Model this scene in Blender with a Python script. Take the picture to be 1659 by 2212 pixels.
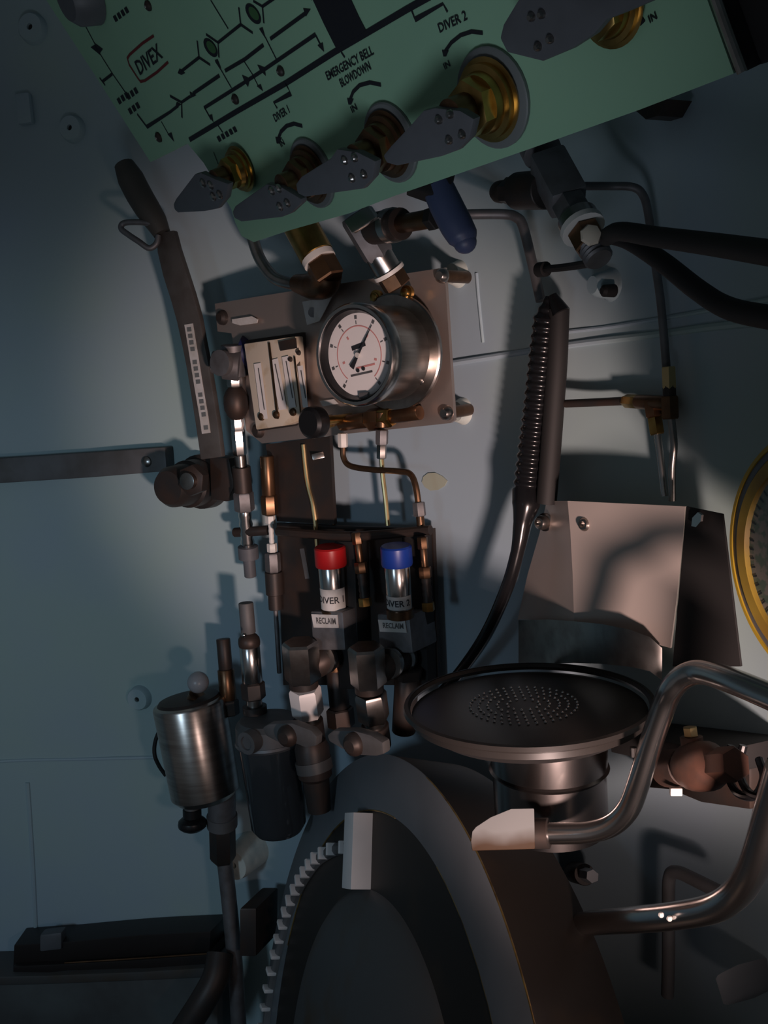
import bpy, bmesh, math, random
from mathutils import Vector as V, Matrix
random.seed(7)
for o in list(bpy.data.objects): bpy.data.objects.remove(o)
SC = bpy.context.scene
COL = SC.collection

# ------------------------------------------------------------------ camera
F, CX, CY = 1916.0, 829.5, 1106.0
PITCH, ROLL = math.radians(7), math.radians(4)
CAM = V((0, 0, 1.15))
fw = V((0, math.cos(PITCH), -math.sin(PITCH)))
r0 = V((1, 0, 0)); u0 = r0.cross(fw)
rt = r0*math.cos(ROLL) - u0*math.sin(ROLL)
up = u0*math.cos(ROLL) + r0*math.sin(ROLL)
cd = bpy.data.cameras.new('camera'); cam = bpy.data.objects.new('camera', cd); COL.objects.link(cam)
cam.matrix_world = Matrix(((rt.x, up.x, -fw.x, CAM.x), (rt.y, up.y, -fw.y, CAM.y), (rt.z, up.z, -fw.z, CAM.z), (0, 0, 0, 1)))
cd.sensor_fit = 'VERTICAL'; cd.sensor_height = 24.0; cd.lens = 24.0*F/2212.0
cd.clip_start = 0.02; cd.clip_end = 20
SC.camera = cam

# ------------------------------------------------------------------ world, lamps, exposure
w = bpy.data.worlds.new('world'); SC.world = w; w.use_nodes = True
w.node_tree.nodes['Background'].inputs[0].default_value = (0.85, 0.92, 1.0, 1)
w.node_tree.nodes['Background'].inputs[1].default_value = 0.05
SC.view_settings.view_transform = 'Standard'; SC.view_settings.look = 'None'
SC.view_settings.gamma = 1.0; SC.view_settings.use_curve_mapping = False
SC.view_settings.exposure = 0.0

def lamp(name, kind, loc, target, power, color, **kw):
    l = bpy.data.lights.new(name, kind); l.energy = power; l.color = color
    for k, v in kw.items(): setattr(l, k, v)
    o = bpy.data.objects.new(name, l); COL.objects.link(o); o.location = loc
    o.rotation_euler = (V(target) - V(loc)).to_track_quat('-Z', 'Y').to_euler()
    return o
lamp('hand_torch_light', 'SPOT', (0.19, 0.08, 0.772), (0.085, 0.98, 0.995), 33.0, (1.0, 0.72, 0.65),
     spot_size=math.radians(43), spot_blend=0.65, shadow_soft_size=0.035)
lamp('torch_fill_light', 'SPOT', (0.19, 0.08, 0.772), (-0.08, 0.98, 0.80), 3.2, (1.0, 0.76, 0.70),
     spot_size=math.radians(62), spot_blend=0.8, shadow_soft_size=0.035)  # weak wide fill added at the torch position to bring back metal highlights
lamp('bell_lamp_light', 'SPOT', (-0.80, -0.20, 1.02), (-0.64, 1.4, 0.46), 11.0, (0.56, 0.79, 1.0),
     spot_size=math.radians(80), spot_blend=0.8, shadow_soft_size=0.10)
lamp('panel_fill_light', 'SPOT', (-0.15, 0.15, 0.75), (-0.06, 0.82, 1.62), 5.8, (0.80, 0.87, 1.0),
     spot_size=math.radians(60), spot_blend=1.0, shadow_soft_size=0.12)  # added fill from below, aimed at the green panel; no known lamp there

# ------------------------------------------------------------------ pixel -> place helpers
def ray(px, py): return fw + rt*((px-CX)/F) - up*((py-CY)/F)
def D(px, py, d): return CAM + ray(px, py)*d
def depth(p): return (p-CAM).dot(fw)
WC = V((-0.68, 0.42, 0)); WR = 1.0
def W(px, py, off=0.0):
    d = ray(px, py); o = CAM - WC
    a = d.x*d.x + d.y*d.y; b = 2*(o.x*d.x + o.y*d.y); c = o.x*o.x + o.y*o.y - (WR-off)**2
    t = (-b + math.sqrt(max(0, b*b-4*a*c)))/(2*a)
    return CAM + d*t
def wn(p):
    n = V((WC.x-p.x, WC.y-p.y, 0)); return n.normalized()
class Plane:
    def __init__(s, p, n): s.p = p; s.n = n.normalized()
    def __call__(s, px, py, off=0.0):
        d = ray(px, py); return CAM + d*((s.p + s.n*off - CAM).dot(s.n)/d.dot(s.n))
def camv(x, y, z): return rt*x + up*y + fw*z
def pxm(n, p): return n*depth(p)/F     # n pixels at point p, in metres

# ------------------------------------------------------------------ materials
MATS = {}
def mat(name, col, rough=0.5, metal=0.0, col2=None, scale=30.0, bump=0.0, lo=0.4, hi=0.7, spec=0.5, trans=0.0, aniso=None, detail=4.0):
    m = bpy.data.materials.new(name); m.use_nodes = True; nt = m.node_tree
    b = nt.nodes['Principled BSDF']
    b.inputs['Base Color'].default_value = (*col, 1); b.inputs['Roughness'].default_value = rough
    b.inputs['Metallic'].default_value = metal; b.inputs['Specular IOR Level'].default_value = spec
    if trans: b.inputs['Transmission Weight'].default_value = trans
    if col2 or bump:
        tc = nt.nodes.new('ShaderNodeTexCoord'); src = tc.outputs['Object']
        if aniso:
            mp = nt.nodes.new('ShaderNodeMapping'); mp.inputs['Scale'].default_value = aniso
            nt.links.new(src, mp.inputs[0]); src = mp.outputs[0]
        nz = nt.nodes.new('ShaderNodeTexNoise'); nz.inputs['Scale'].default_value = scale; nz.inputs['Detail'].default_value = detail
        nt.links.new(src, nz.inputs['Vector'])
        if col2:
            rp = nt.nodes.new('ShaderNodeValToRGB'); rp.color_ramp.elements[0].position = lo; rp.color_ramp.elements[1].position = hi
            rp.color_ramp.elements[0].color = (*col, 1); rp.color_ramp.elements[1].color = (*col2, 1)
            nt.links.new(nz.outputs['Fac'], rp.inputs[0]); nt.links.new(rp.outputs[0], b.inputs['Base Color'])
        if bump:
            bp = nt.nodes.new('ShaderNodeBump'); bp.inputs['Strength'].default_value = bump; bp.inputs['Distance'].default_value = 0.002
            nt.links.new(nz.outputs['Fac'], bp.inputs['Height']); nt.links.new(bp.outputs[0], b.inputs['Normal'])
    MATS[name] = m; return m
mat('wall_paint', (0.385, 0.49, 0.565), 0.42, col2=(0.41, 0.535, 0.515), scale=2.2, lo=0.42, hi=0.62, bump=0.08, spec=0.35)
mat('boss_paint', (0.66, 0.70, 0.64), 0.45, col2=(0.42, 0.50, 0.48), scale=40)
mat('panel_green', (0.30, 0.52, 0.35), 0.5, col2=(0.27, 0.48, 0.33), scale=8, spec=0.3)
mat('print_black', (0.012, 0.013, 0.018), 0.6)
mat('print_red', (0.14, 0.02, 0.02), 0.6)
mat('print_green', (0.05, 0.14, 0.05), 0.6)
mat('steel', (0.42, 0.40, 0.38), 0.28, 1.0, col2=(0.30, 0.27, 0.25), scale=60)
mat('steel_bright', (0.62, 0.60, 0.58), 0.22, 1.0)
mat('steel_brushed', (0.50, 0.45, 0.41), 0.28, 1.0, col2=(0.36, 0.31, 0.28), scale=14, aniso=(1, 1, 12))
mat('steel_drum', (0.30, 0.27, 0.26), 0.25, 1.0)
mat('steel_satin', (0.54, 0.46, 0.42), 0.40, 0.8, col2=(0.48, 0.40, 0.36), scale=5)
mat('steel_sheet', (0.74, 0.63, 0.57), 0.42, 0.5)
mat('steel_dull', (0.22, 0.22, 0.23), 0.55, 0.7, col2=(0.15, 0.14, 0.14), scale=45)
mat('steel_rough', (0.16, 0.16, 0.165), 0.62, 0.4, col2=(0.11, 0.105, 0.10), scale=20, bump=0.15)
mat('hatch_paint', (0.15, 0.165, 0.18), 0.55, 0.0, col2=(0.12, 0.13, 0.14), scale=9, bump=0.1, spec=0.4)
mat('hatch_dark', (0.10, 0.097, 0.095), 0.5, 0.3, col2=(0.10, 0.07, 0.045), scale=12, lo=0.5, hi=0.75)
mat('rim_brown', (0.030, 0.024, 0.020), 0.5, 0.3, col2=(0.07, 0.045, 0.028), scale=10, lo=0.5, hi=0.8)
mat('dish_black', (0.028, 0.025, 0.023), 0.33)
mat('gold_edge', (0.45, 0.30, 0.10), 0.4, 0.8, col2=(0.12, 0.07, 0.03), scale=50)
mat('brass', (0.55, 0.36, 0.12), 0.30, 1.0, col2=(0.30, 0.17, 0.05), scale=35)
mat('brass_brown', (0.20, 0.11, 0.06), 0.36, 0.9, col2=(0.11, 0.065, 0.04), scale=40)
mat('brass_pale', (0.70, 0.52, 0.26), 0.3, 1.0)
mat('handle_grey', (0.105, 0.11, 0.122), 0.5, col2=(0.085, 0.09, 0.098), scale=30)
mat('washer_grey', (0.15, 0.165, 0.165), 0.5)
mat('handle_blue', (0.065, 0.085, 0.17), 0.45)
mat('lever_grey', (0.10, 0.095, 0.09), 0.5, 0.2, col2=(0.075, 0.066, 0.06), scale=40)
mat('grip_rubber', (0.07, 0.066, 0.058), 0.6)
mat('black_rubber', (0.008, 0.008, 0.009), 0.22)
mat('black_plastic', (0.008, 0.008, 0.009), 0.35)
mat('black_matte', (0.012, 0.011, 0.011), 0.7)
mat('dark_iron', (0.045, 0.040, 0.038), 0.5, 0.5, col2=(0.07, 0.045, 0.035), scale=30)
mat('white_plastic', (0.72, 0.70, 0.66), 0.45)
mat('ivory', (0.66, 0.58, 0.47), 0.45, col2=(0.42, 0.28, 0.13), scale=30, lo=0.55, hi=0.75)
mat('ivory_scale', (0.80, 0.76, 0.74), 0.4)
mat('tape_white', (0.62, 0.61, 0.60), 0.55, col2=(0.5, 0.48, 0.44), scale=60)
mat('dial_white', (0.80, 0.78, 0.78), 0.5)
mat('dial_red', (0.60, 0.25, 0.24), 0.6)
mat('red_cap', (0.42, 0.010, 0.012), 0.38)
mat('blue_cap', (0.008, 0.035, 0.24), 0.38)
mat('blue_dark', (0.012, 0.016, 0.07), 0.4)
mat('yellow', (0.46, 0.30, 0.025), 0.4)
mat('yellow_dirt', (0.42, 0.28, 0.04), 0.5, col2=(0.30, 0.17, 0.03), scale=30)
mat('dial_grey', (0.22, 0.20, 0.17), 0.5, col2=(0.10, 0.14, 0.10), scale=160, lo=0.45, hi=0.55)
mat('rust', (0.075, 0.032, 0.02), 0.6, col2=(0.03, 0.018, 0.014), scale=40, bump=0.4)
mat('block_steel', (0.80, 0.76, 0.74), 0.5, 0.1, col2=(0.74, 0.70, 0.68), scale=25)
mat('bowl_glass', (0.03, 0.035, 0.04), 0.12, spec=0.6)
mat('floor_paint', (0.10, 0.11, 0.11), 0.7, col2=(0.07, 0.07, 0.07), scale=12, bump=0.2)
mat('bench_black', (0.018, 0.014, 0.013), 0.45)
mat('grease_yellow', (0.43, 0.47, 0.38), 0.5)
mat('ball_grey', (0.30, 0.31, 0.33), 0.35)
def stained(name, col, stain, z0, z1):
    m = mat(name, col, 0.65, 0.0, spec=0.2); nt = m.node_tree; b = nt.nodes['Principled BSDF']
    ge = nt.nodes.new('ShaderNodeNewGeometry'); sx = nt.nodes.new('ShaderNodeSeparateXYZ'); nz = nt.nodes.new('ShaderNodeTexNoise'); nz.inputs['Scale'].default_value = 45
    ad = nt.nodes.new('ShaderNodeMath'); ad.operation = 'MULTIPLY_ADD'; ad.inputs[1].default_value = 0.014
    mr = nt.nodes.new('ShaderNodeMapRange'); mr.inputs[1].default_value = z0+0.007; mr.inputs[2].default_value = z1+0.007
    mx = nt.nodes.new('ShaderNodeMix'); mx.data_type = 'RGBA'; mx.inputs[6].default_value = (*stain, 1); mx.inputs[7].default_value = (*col, 1)
    nt.links.new(ge.outputs['Position'], sx.inputs[0]); nt.links.new(ge.outputs['Position'], nz.inputs['Vector']); nt.links.new(nz.outputs['Fac'], ad.inputs[0]); nt.links.new(sx.outputs[2], ad.inputs[2])
    nt.links.new(ad.outputs[0], mr.inputs[0]); nt.links.new(mr.outputs[0], mx.inputs[0]); nt.links.new(mx.outputs[2], b.inputs['Base Color'])
def glass(name):
    m = bpy.data.materials.new(name); m.use_nodes = True; nt = m.node_tree; nt.nodes.clear()
    o = nt.nodes.new('ShaderNodeOutputMaterial'); mx = nt.nodes.new('ShaderNodeMixShader'); tr = nt.nodes.new('ShaderNodeBsdfTransparent')
    gl = nt.nodes.new('ShaderNodeBsdfGlossy'); gl.inputs['Roughness'].default_value = 0.04; mx.inputs[0].default_value = 0.04
    nt.links.new(tr.outputs[0], mx.inputs[1]); nt.links.new(gl.outputs[0], mx.inputs[2]); nt.links.new(mx.outputs[0], o.inputs[0])
    MATS[name] = m
glass('gauge_glass')

# ------------------------------------------------------------------ mesh builder
class MB:
    def __init__(s): s.v = []; s.f = []
    def add(s, vs, fs):
        n = len(s.v); s.v += [V(p) for p in vs]; s.f += [[i+n for i in f] for f in fs]; return s
    def lathe(s, A, B, prof, seg=24, rot=0.0, px=False, annular=False):
        """profile [(t along A->B, radius)], radius in metres or in pixels (px=True)"""
        A = V(A); B = V(B); ax = (B-A); ln = ax.length; ax = ax/ln
        h = V((0, 0, 1)) if abs(ax.z) < 0.9 else V((1, 0, 0))
        x = h.cross(ax).normalized(); y = ax.cross(x)
        k = depth((A+B)/2)/F if px else 1.0
        vs = []; fs = []; rings = []
        for t, r in prof:
            c = A + ax*(ln*t)
            if r <= 1e-7:
                rings.append([len(vs)]); vs.append(c)
            else:
                ring = []
                for i in range(seg):
                    a = rot + 2*math.pi*i/seg
                    ring.append(len(vs)); vs.append(c + (x*math.cos(a) + y*math.sin(a))*r*k)
                rings.append(ring)
        for a, b in zip(rings, rings[1:]):
            for i in range(seg):
                j = (i+1) % seg
                if len(a) == 1 and len(b) == 1: continue
                if len(a) == 1: fs.append([a[0], b[j], b[i]])
                elif len(b) == 1: fs.append([a[i], a[j], b[0]])
                else: fs.append([a[i], a[j], b[j], b[i]])
        if annular:
            a, b = rings[-1], rings[0]
            for i in range(seg): fs.append([a[i], a[(i+1) % seg], b[(i+1) % seg], b[i]])
            return s.add(vs, fs)
        if len(rings[0]) > 1: fs.append(rings[0][::-1])
        if len(rings[-1]) > 1: fs.append(rings[-1][:])
        return s.add(vs, fs)
    def cyl(s, A, B, r, seg=24, px=False, bev=0.06, rot=0.0):
        return s.lathe(A, B, [(0, r*(1-bev)), (bev*0.4, r), (1-bev*0.4, r), (1, r*(1-bev))], seg, rot, px=px)
    def hexnut(s, A, B, r, px=False): return s.lathe(A, B, [(0, r*0.9), (0.08, r), (0.92, r), (1, r*0.9)], 6, 0.3, px=px)
    def ball(s, c, r, seg=16, rings=8, ax=V((0, 0, 1))):
        ax = V(ax).normalized()
        return s.lathe(V(c)-ax*r, V(c)+ax*r, [((1-math.cos(math.pi*i/rings))/2, r*math.sin(math.pi*i/rings)) for i in range(rings+1)], seg)
    def tube(s, pts, r, seg=12, smooth=6, cap=True):
        pts = [V(p) for p in pts]
        rs = list(r) if isinstance(r, (list, tuple)) else [r]*len(pts)
        if smooth and len(pts) > 2:
            np_, nr = [], []
            P = [pts[0]*2-pts[1]] + pts + [pts[-1]*2-pts[-2]]
            for i in range(1, len(P)-2):
                for k in range(smooth):
                    t = k/smooth; p0, p1, p2, p3 = P[i-1:i+3]
                    np_.append(0.5*((2*p1) + (p2-p0)*t + (2*p0-5*p1+4*p2-p3)*t*t + (3*p1-p0-3*p2+p3)*t**3))
                    nr.append(rs[i-1]*(1-t) + rs[i]*t)
            np_.append(pts[-1]); nr.append(rs[-1]); pts, rs = np_, nr
        vs = []; fs = []; n = len(pts); x = None
        for i in range(n):
            tg = (pts[min(i+1, n-1)] - pts[max(i-1, 0)]).normalized()
            if x is None:
                h = V((0, 0, 1)) if abs(tg.z) < 0.9 else V((1, 0, 0)); x = h.cross(tg).normalized()
            else: x = (x - tg*x.dot(tg)).normalized()
            y = tg.cross(x)
            for k in range(seg):
                a = 2*math.pi*k/seg; vs.append(pts[i] + (x*math.cos(a) + y*math.sin(a))*rs[i])
        for i in range(n-1):
            for k in range(seg):
                j = (k+1) % seg; fs.append([i*seg+k, i*seg+j, (i+1)*seg+j, (i+1)*seg+k])
        if cap: fs.append(list(range(seg))[::-1]); fs.append([(n-1)*seg+k for k in range(seg)])
        return s.add(vs, fs)
    def prism(s, poly, ext):
        """poly: list of world points; ext: extrusion vector"""
        n = len(poly); poly = [V(p) for p in poly]
        vs = poly + [p + ext for p in poly]
        fs = [list(range(n))[::-1], [n+i for i in range(n)]] + [[i, (i+1) % n, n+(i+1) % n, n+i] for i in range(n)]
        return s.add(vs, fs)
    def box(s, c, ax, ay, az):
        c = V(c); ax = V(ax); ay = V(ay); az = V(az)
        return s.prism([c-ax-ay-az, c+ax-ay-az, c+ax+ay-az, c-ax+ay-az], az*2)
    def ribbon(s, pts, w, n, lift=0.0):
        """flat strip of width w along pts lying in plane of normal n"""
        pts = [V(p) for p in pts]; L = []; R = []
        for i, p in enumerate(pts):
            a = pts[max(i-1, 0)]; b = pts[min(i+1, len(pts)-1)]
            t = (b-a).normalized(); sd = n.cross(t).normalized()
            if 0 < i < len(pts)-1:
                t1 = (p-a).normalized(); c = max(0.5, sd.dot(n.cross(t1).normalized())); k = w/2/c
            else: k = w/2
            L.append(p+sd*k+n*lift); R.append(p-sd*k+n*lift)
        m = len(pts); vs = L+R; fs = [[i, i+1, m+i+1, m+i] for i in range(m-1)]
        return s.add(vs, fs)

def link(name, mb, material, parent=None, origin=None, smooth=35, bevel=0.0):
    me = bpy.data.meshes.new(name)
    if parent is not None:
        root = parent
        while root.parent: root = root.parent
        off = root.location.copy()
    else:
        if origin is None:
            xs = [p.x for p in mb.v]; ys = [p.y for p in mb.v]; zs = [p.z for p in mb.v]
            origin = V(((min(xs)+max(xs))/2, (min(ys)+max(ys))/2, min(zs)))
        off = V(origin)
    me.from_pydata([p-off for p in mb.v], [], mb.f); me.validate()
    bm = bmesh.new(); bm.from_mesh(me); bmesh.ops.recalc_face_normals(bm, faces=bm.faces)
    if bevel:
        es = [e for e in bm.edges if len(e.link_faces) == 2 and e.calc_face_angle(0) > 0.6]
        bmesh.ops.bevel(bm, geom=es, offset=bevel, segments=2, profile=0.6, affect='EDGES', clamp_overlap=True)
    bm.to_mesh(me); bm.free()
    for p in me.polygons: p.use_smooth = True
    me.set_sharp_from_angle(angle=math.radians(smooth))
    me.materials.append(MATS[material])
    o = bpy.data.objects.new(name, me); COL.objects.link(o)
    if parent is not None: o.parent = parent
    else: o.location = off
    return o
def tag(o, label, cat, group=None):
    o['label'] = label; o['category'] = cat
    if group: o['group'] = group
    return o
def thing(name, label, cat, loc, group=None):
    o = bpy.data.objects.new(name, None); COL.objects.link(o); o.location = loc; o.empty_display_size = 0.02
    return tag(o, label, cat, group)
def struct(o): o['kind'] = 'structure'; return o
def txt(body, A, B, T, material, parent, name='lettering', lift=0.0, wrap=None):
    """flat lettering: baseline A->B, T = point above A at cap height"""
    cu = bpy.data.curves.new('t', 'FONT'); cu.body = body; cu.resolution_u = 2; cu.offset = 0.018
    to = bpy.data.objects.new('t', cu); me0 = bpy.data.meshes.new_from_object(to)
    xs = [v.co.x for v in me0.vertices]; ys = [v.co.y for v in me0.vertices]
    x0, x1, y0, y1 = min(xs), max(xs), min(ys), max(ys)
    ex = B-A; ey = (T-A); ey = ey - ex.normalized()*ey.dot(ex.normalized()); nn = ex.cross(ey).normalized()
    mb = MB()
    vs = [A + ex*((v.co.x-x0)/(x1-x0)) + ey*((v.co.y-y0)/(y1-y0)) + nn*lift for v in me0.vertices]
    if wrap: vs = [wrap(p) for p in vs]
    mb.add(vs, [list(p.vertices) for p in me0.polygons])
    bpy.data.objects.remove(to); bpy.data.curves.remove(cu); bpy.data.meshes.remove(me0)
    return link(name, mb, material, parent)

# ------------------------------------------------------------------ setting: the painted shell of the bell
def shell():
    mb = MB(); n = 120; a0, a1 = math.radians(-55), math.radians(150)
    zs = [0.0, 0.5, 1.0, 1.5, 2.0]
    ring = lambda r, z: [WC + V((math.cos(a0+(a1-a0)*i/n)*r, math.sin(a0+(a1-a0)*i/n)*r, z)) for i in range(n+1)]
    lv = [ring(1.0, z) for z in zs] + [ring(math.cos(t)*1.0, 2.0+math.sin(t)*0.5) for t in (0.25, 0.5, 0.75, 1.0, 1.25, 1.5)]
    vs = [p for l in lv for p in l]; m = n+1
    fs = [[j*m+i, j*m+i+1, (j+1)*m+i+1, (j+1)*m+i] for j in range(len(lv)-1) for i in range(n)]
    mb.add(vs, fs)
    return struct(link('wall_back', mb, 'wall_paint', origin=(WC.x, WC.y, 0), smooth=60))
wall = shell()
mb = MB(); fl = [WC + V((math.cos(i*2*math.pi/64)*1.0, math.sin(i*2*math.pi/64)*1.0, 0)) for i in range(64)]
mb.prism(fl, V((0, 0, -0.02))); struct(link('floor', mb, 'floor_paint', origin=(WC.x, WC.y, 0)))
# weld seams standing proud of the shell
def seam(name, pix, r, off=0.0):
    return struct(link(name, MB().tube([W(x, y, off) for x, y in pix], r, 8, 5), 'wall_paint'))
seam('trim_1', [(940, 790), (1100, 765), (1250, 742), (1420, 722), (1540, 706), (1700, 690)], 0.0035)
seam('trim_2', [(1228, 716), (1330, 704), (1500, 676), (1700, 640)], 0.002)
seam('trim_3', [(-60, 1648), (60, 1642), (180, 1640), (340, 1636)], 0.003)
seam('trim_4', [(60, 1690), (66, 1780), (72, 1880), (78, 2010)], 0.004)
seam('trim_5', [(1030, 590), (1034, 640), (1040, 700), (1044, 740)], 0.002)

# painted bosses welded to the wall
def boss(px, py, rpx, label, depth_m=0.012, hole=0.22, material='wall_paint'):
    c = W(px, py); n = wn(c); r = pxm(rpx, c)
    t = thing('wall_boss', label, 'boss', c, 'round pads with a drilled hole on the wall')
    link('pad', MB().lathe(c-n*0.002, c+n*depth_m, [(0, r*1.12), (0.3, r*1.05), (0.8, r), (1.0, r*0.9), (1.0, r*hole), (0.6, r*hole*0.95), (0.6, 0)], 28), material, t)
    link('threaded_hole', MB().lathe(c+n*depth_m*0.62, c+n*depth_m*0.7, [(0, r*hole*0.9), (1, r*hole*0.9)], 16), 'black_matte', t)
    return t
boss(74, 64, 30, 'blue-painted round pad in the top left corner of the wall')
boss(160, 280, 27, 'blue-painted round pad beside the left edge of the green panel')
boss(304, 1506, 25, 'pale round pad on the blue wall left of the steel canister')
boss(548, 1832, 35, 'cream round pad with dark hole below the filter bowl', 0.055, 0.2, 'boss_paint')
# rectangular recess mark on the wall, top left
c = W(58, 238); n = wn(c); tg = V((0, 0, 1)).cross(n)
tag(link('wall_bracket_stub', MB().box(c+n*0.005, tg*0.012, n*0.006, V((0, 0, 0.022))), 'wall_paint', bevel=0.004), 'small painted stub on the wall between the two upper round pads', 'stub')

# ------------------------------------------------------------------ big overhead green valve panel
PN = camv(-0.74, -0.50, -0.45).normalized()
PP = Plane(D(530, 518, 0.95), PN)
outline = [(100, 0), (215, 178), (325, 350), (405, 310), (440, 352), (500, 452), (508, 480), (522, 510), (548, 523), (627, 497), (754, 461), (850, 424), (1000, 372), (1146, 321), (1379, 238), (1585, 159), (1528, 0), (1415, -320), (-110, -320)]
gp = thing('valve_console', 'large pale green overhead valve panel with black printed gas diagram', 'panel', PP(825, 200, -0.003))
link('plate', MB().prism([PP(x, y) for x, y in outline], -PN*0.006), 'panel_green', gp)
def mark(pix, wpx, material='print_black', name='printed_line'):
    pts = [PP(x, y) for x, y in pix]; k = pxm(wpx, pts[len(pts)//2])*1.15
    return link(name, MB().ribbon(pts, k, PN, 0.0006), material, gp)
def blob(pix, material='print_black', name='printed_symbol', lift=0.0006):
    return link(name, MB().prism([PP(x, y, lift) for x, y in pix], PN*0.0002), material, gp)
mark([(410, 302), (510, 242), (621, 178), (724, 112), (880, 20), (930, -8)], 11)
mark([(674, -20), (674, 0)], 3)
blob([(664, -20), (676, 0), (700, 52), (727, 106), (756, 88), (791, 66), (775, 35), (757, -4), (745, -24)], name='printed_block')
mark([(152, 6), (178, 42), (218, 118), (243, 158), (272, 200)], 3)
blob([(203, 92), (222, 106), (214, 118)]); blob([(206, 96), (196, 102), (218, 120)])
mark([(243, 160), (222, 176)], 5); mark([(216, 168), (228, 184)], 4)
mark([(297, 246), (318, 274), (368, 242), (386, 228)], 5)
blob([(382, 220), (378, 234), (392, 226)])
mark([(368, 207), (393, 221), (394, 254)], 5); mark([(393, 221), (412, 208)], 5)
blob([(410, 198), (412, 212), (424, 206)])
mark([(418, 202), (475, 163)], 6.5)
mark([(349, 262), (366, 292)], 2.5); blob([(362, 290), (370, 286), (376, 306)])
blob([(384, 158), (388, 148), (400, 158), (392, 162)])
mark([(390, 156), (431, 124)], 5.5); mark([(427, 88), (431, 124), (455, 140)], 4.5)
def eye(cx, cy, s):
    pts = []; a = math.radians(58)
    for i in range(20):
        t = 2*math.pi*i/20; x = math.cos(t)*23*s; y = math.sin(t)*11*s
        pts.append((cx + x*math.cos(a) - y*math.sin(a), cy + x*math.sin(a) + y*math.cos(a)))
    blob(pts, name='printed_eye')
    blob([(cx+2+(x-cx-1)*0.66, cy-1+(y-cy)*0.66) for x, y in pts], 'print_green', 'printed_eye_fill', 0.001)
eye(455, 103, 1.0); eye(547, 30, 1.1)
mark([(446, 74), (472, 92), (474, 124)], 4.5); mark([(472, 92), (521, 53)], 5.5); mark([(517, 16), (521, 53), (547, 71)], 4.5)
mark([(456, 0), (478, 36), (494, 62)], 3); mark([(548, 2), (568, 14), (571, 50)], 4.5); mark([(568, 14), (594, -4)], 5.5)
mark([(466, 132), (478, 150), (501, 190)], 3); mark([(562, 62), (575, 82), (598, 128)], 3)
blob([(464, 130), (470, 128), (478, 148)]); blob([(560, 62), (567, 59), (573, 80)])
mark([(487, 153), (530, 128), (570, 97)], 6.5); mark([(585, 84), (662, 28)], 7); blob([(655, 18), (661, 36), (671, 20)])
mark([(528, 132), (546, 160), (560, 188)], 2.5); blob([(555, 186), (563, 182), (568, 197)])
mark([(442, 233), (523, 182)], 6.5); mark([(442, 231), (457, 258)], 4); blob([(450, 250), (458, 247), (461, 264)])
mark([(523, 182), (575, 148), (683, 74)], 6.5); mark([(683, 76), (694, 98)], 4); blob([(686, 98), (697, 92), (700, 112)])
blob([(523, 162), (540, 170), (536, 188), (528, 176)]); blob([(556, 140), (572, 146), (574, 164), (562, 152)])
mark([(618, 180), (629, 202), (592, 222), (600, 234)], 4.5)
mark([(470, 268), (482, 286)], 3); mark([(738, 112), (746, 124)], 4); mark([(462, 328), (472, 354)], 2)
mark([(888, 16), (898, 42), (958, 8), (968, 26)], 5)
def arc(pts): mark(pts, 7); x, y = pts[-1]; blob([(x-7, y-4), (x+7, y-2), (x+2, y+10), (x-4, y+10)])
arc([(654, 272), (636, 267), (620, 272), (608, 284), (602, 300)])
arc([(824, 183), (800, 178), (778, 184), (764, 198), (757, 216)])
arc([(1044, 71), (1020, 68), (996, 76), (976, 92), (962, 112)])
# lettering
def ptxt(s, a, b, t, m='print_black'): return txt(s, PP(*a), PP(*b), PP(*t), m, gp, lift=0.0008)
def pbold(s, a, b, t):
    o = ptxt(s, a, b, t); return o
ptxt('DIVEX', (304, 163), (354, 124), (288, 136)); 
mark([(333, 77), (308, 94), (281, 118), (276, 126), (280, 140), (298, 168), (304, 176), (314, 174), (340, 156), (364, 134)], 4.5, 'print_red', 'logo_border')
ptxt('EMERGENCY BELL', (710, 174), (810, 117), (703, 156)); ptxt('BLOWDOWN', (740, 189), (804, 150), (733, 171))
ptxt('DIVER 2', (952, 71), (1012, 42), (946, 51)); ptxt('DIVER 1', (597, 264), (628, 243), (590, 248))
ptxt('IN', (763, 244), (774, 236), (758, 230)); ptxt('IN', (963, 150), (975, 142), (957, 138)); ptxt('IN', (609, 318), (617, 312), (604, 306))
ptxt('IN', (1406, 50), (1422, 40), (1398, 36)); blob([(1372, 38), (1384, 30), (1394, 46), (1384, 56)])
def smudge(x0, y0, dx, dy, n, h):   # print too small to be read in the photo
    for i in range(n):
        x = x0+dx*i; y = y0+dy*i
        blob([(x, y), (x+dx*0.62, y+dy*0.62), (x+dx*0.62+h*0.5, y+dy*0.62+h), (x+h*0.5, y+h)], name='printed_character')
smudge(244, 36, 8, -6, 4, 12); smudge(252, 214, 8, -6, 3, 12); smudge(272, 204, 8, -6, 3, 12); smudge(276, 236, 8, -6, 3, 12)
smudge(468, 296, 8.5, -5, 5, 11)
# panel screws
for (x, y) in [(344, 296), (510, 214), (608, 153), (322, 12)]:
    p = PP(x, y); k = pxm(11, p)
    s = link('screw', MB().lathe(p, p+PN*0.004, [(0, k), (0.5, k*0.95), (0.9, k*0.6), (1, k*0.3)], 14), 'dark_iron', gp)
    link('slot', MB().ball(p+PN*0.004, k*0.28, 8, 4), 'steel_bright', s)
# dark fitting cut by the top edge of the photo
p = PP(196, -14)
tag(link('selector_switch', MB().lathe(p+PN*0.001, p+PN*0.03, [(0, 0.030), (0.7, 0.027), (1, 0.02)], 24), 'handle_grey'), 'dark selector knob at the top edge of the green panel', 'knob')

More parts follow.
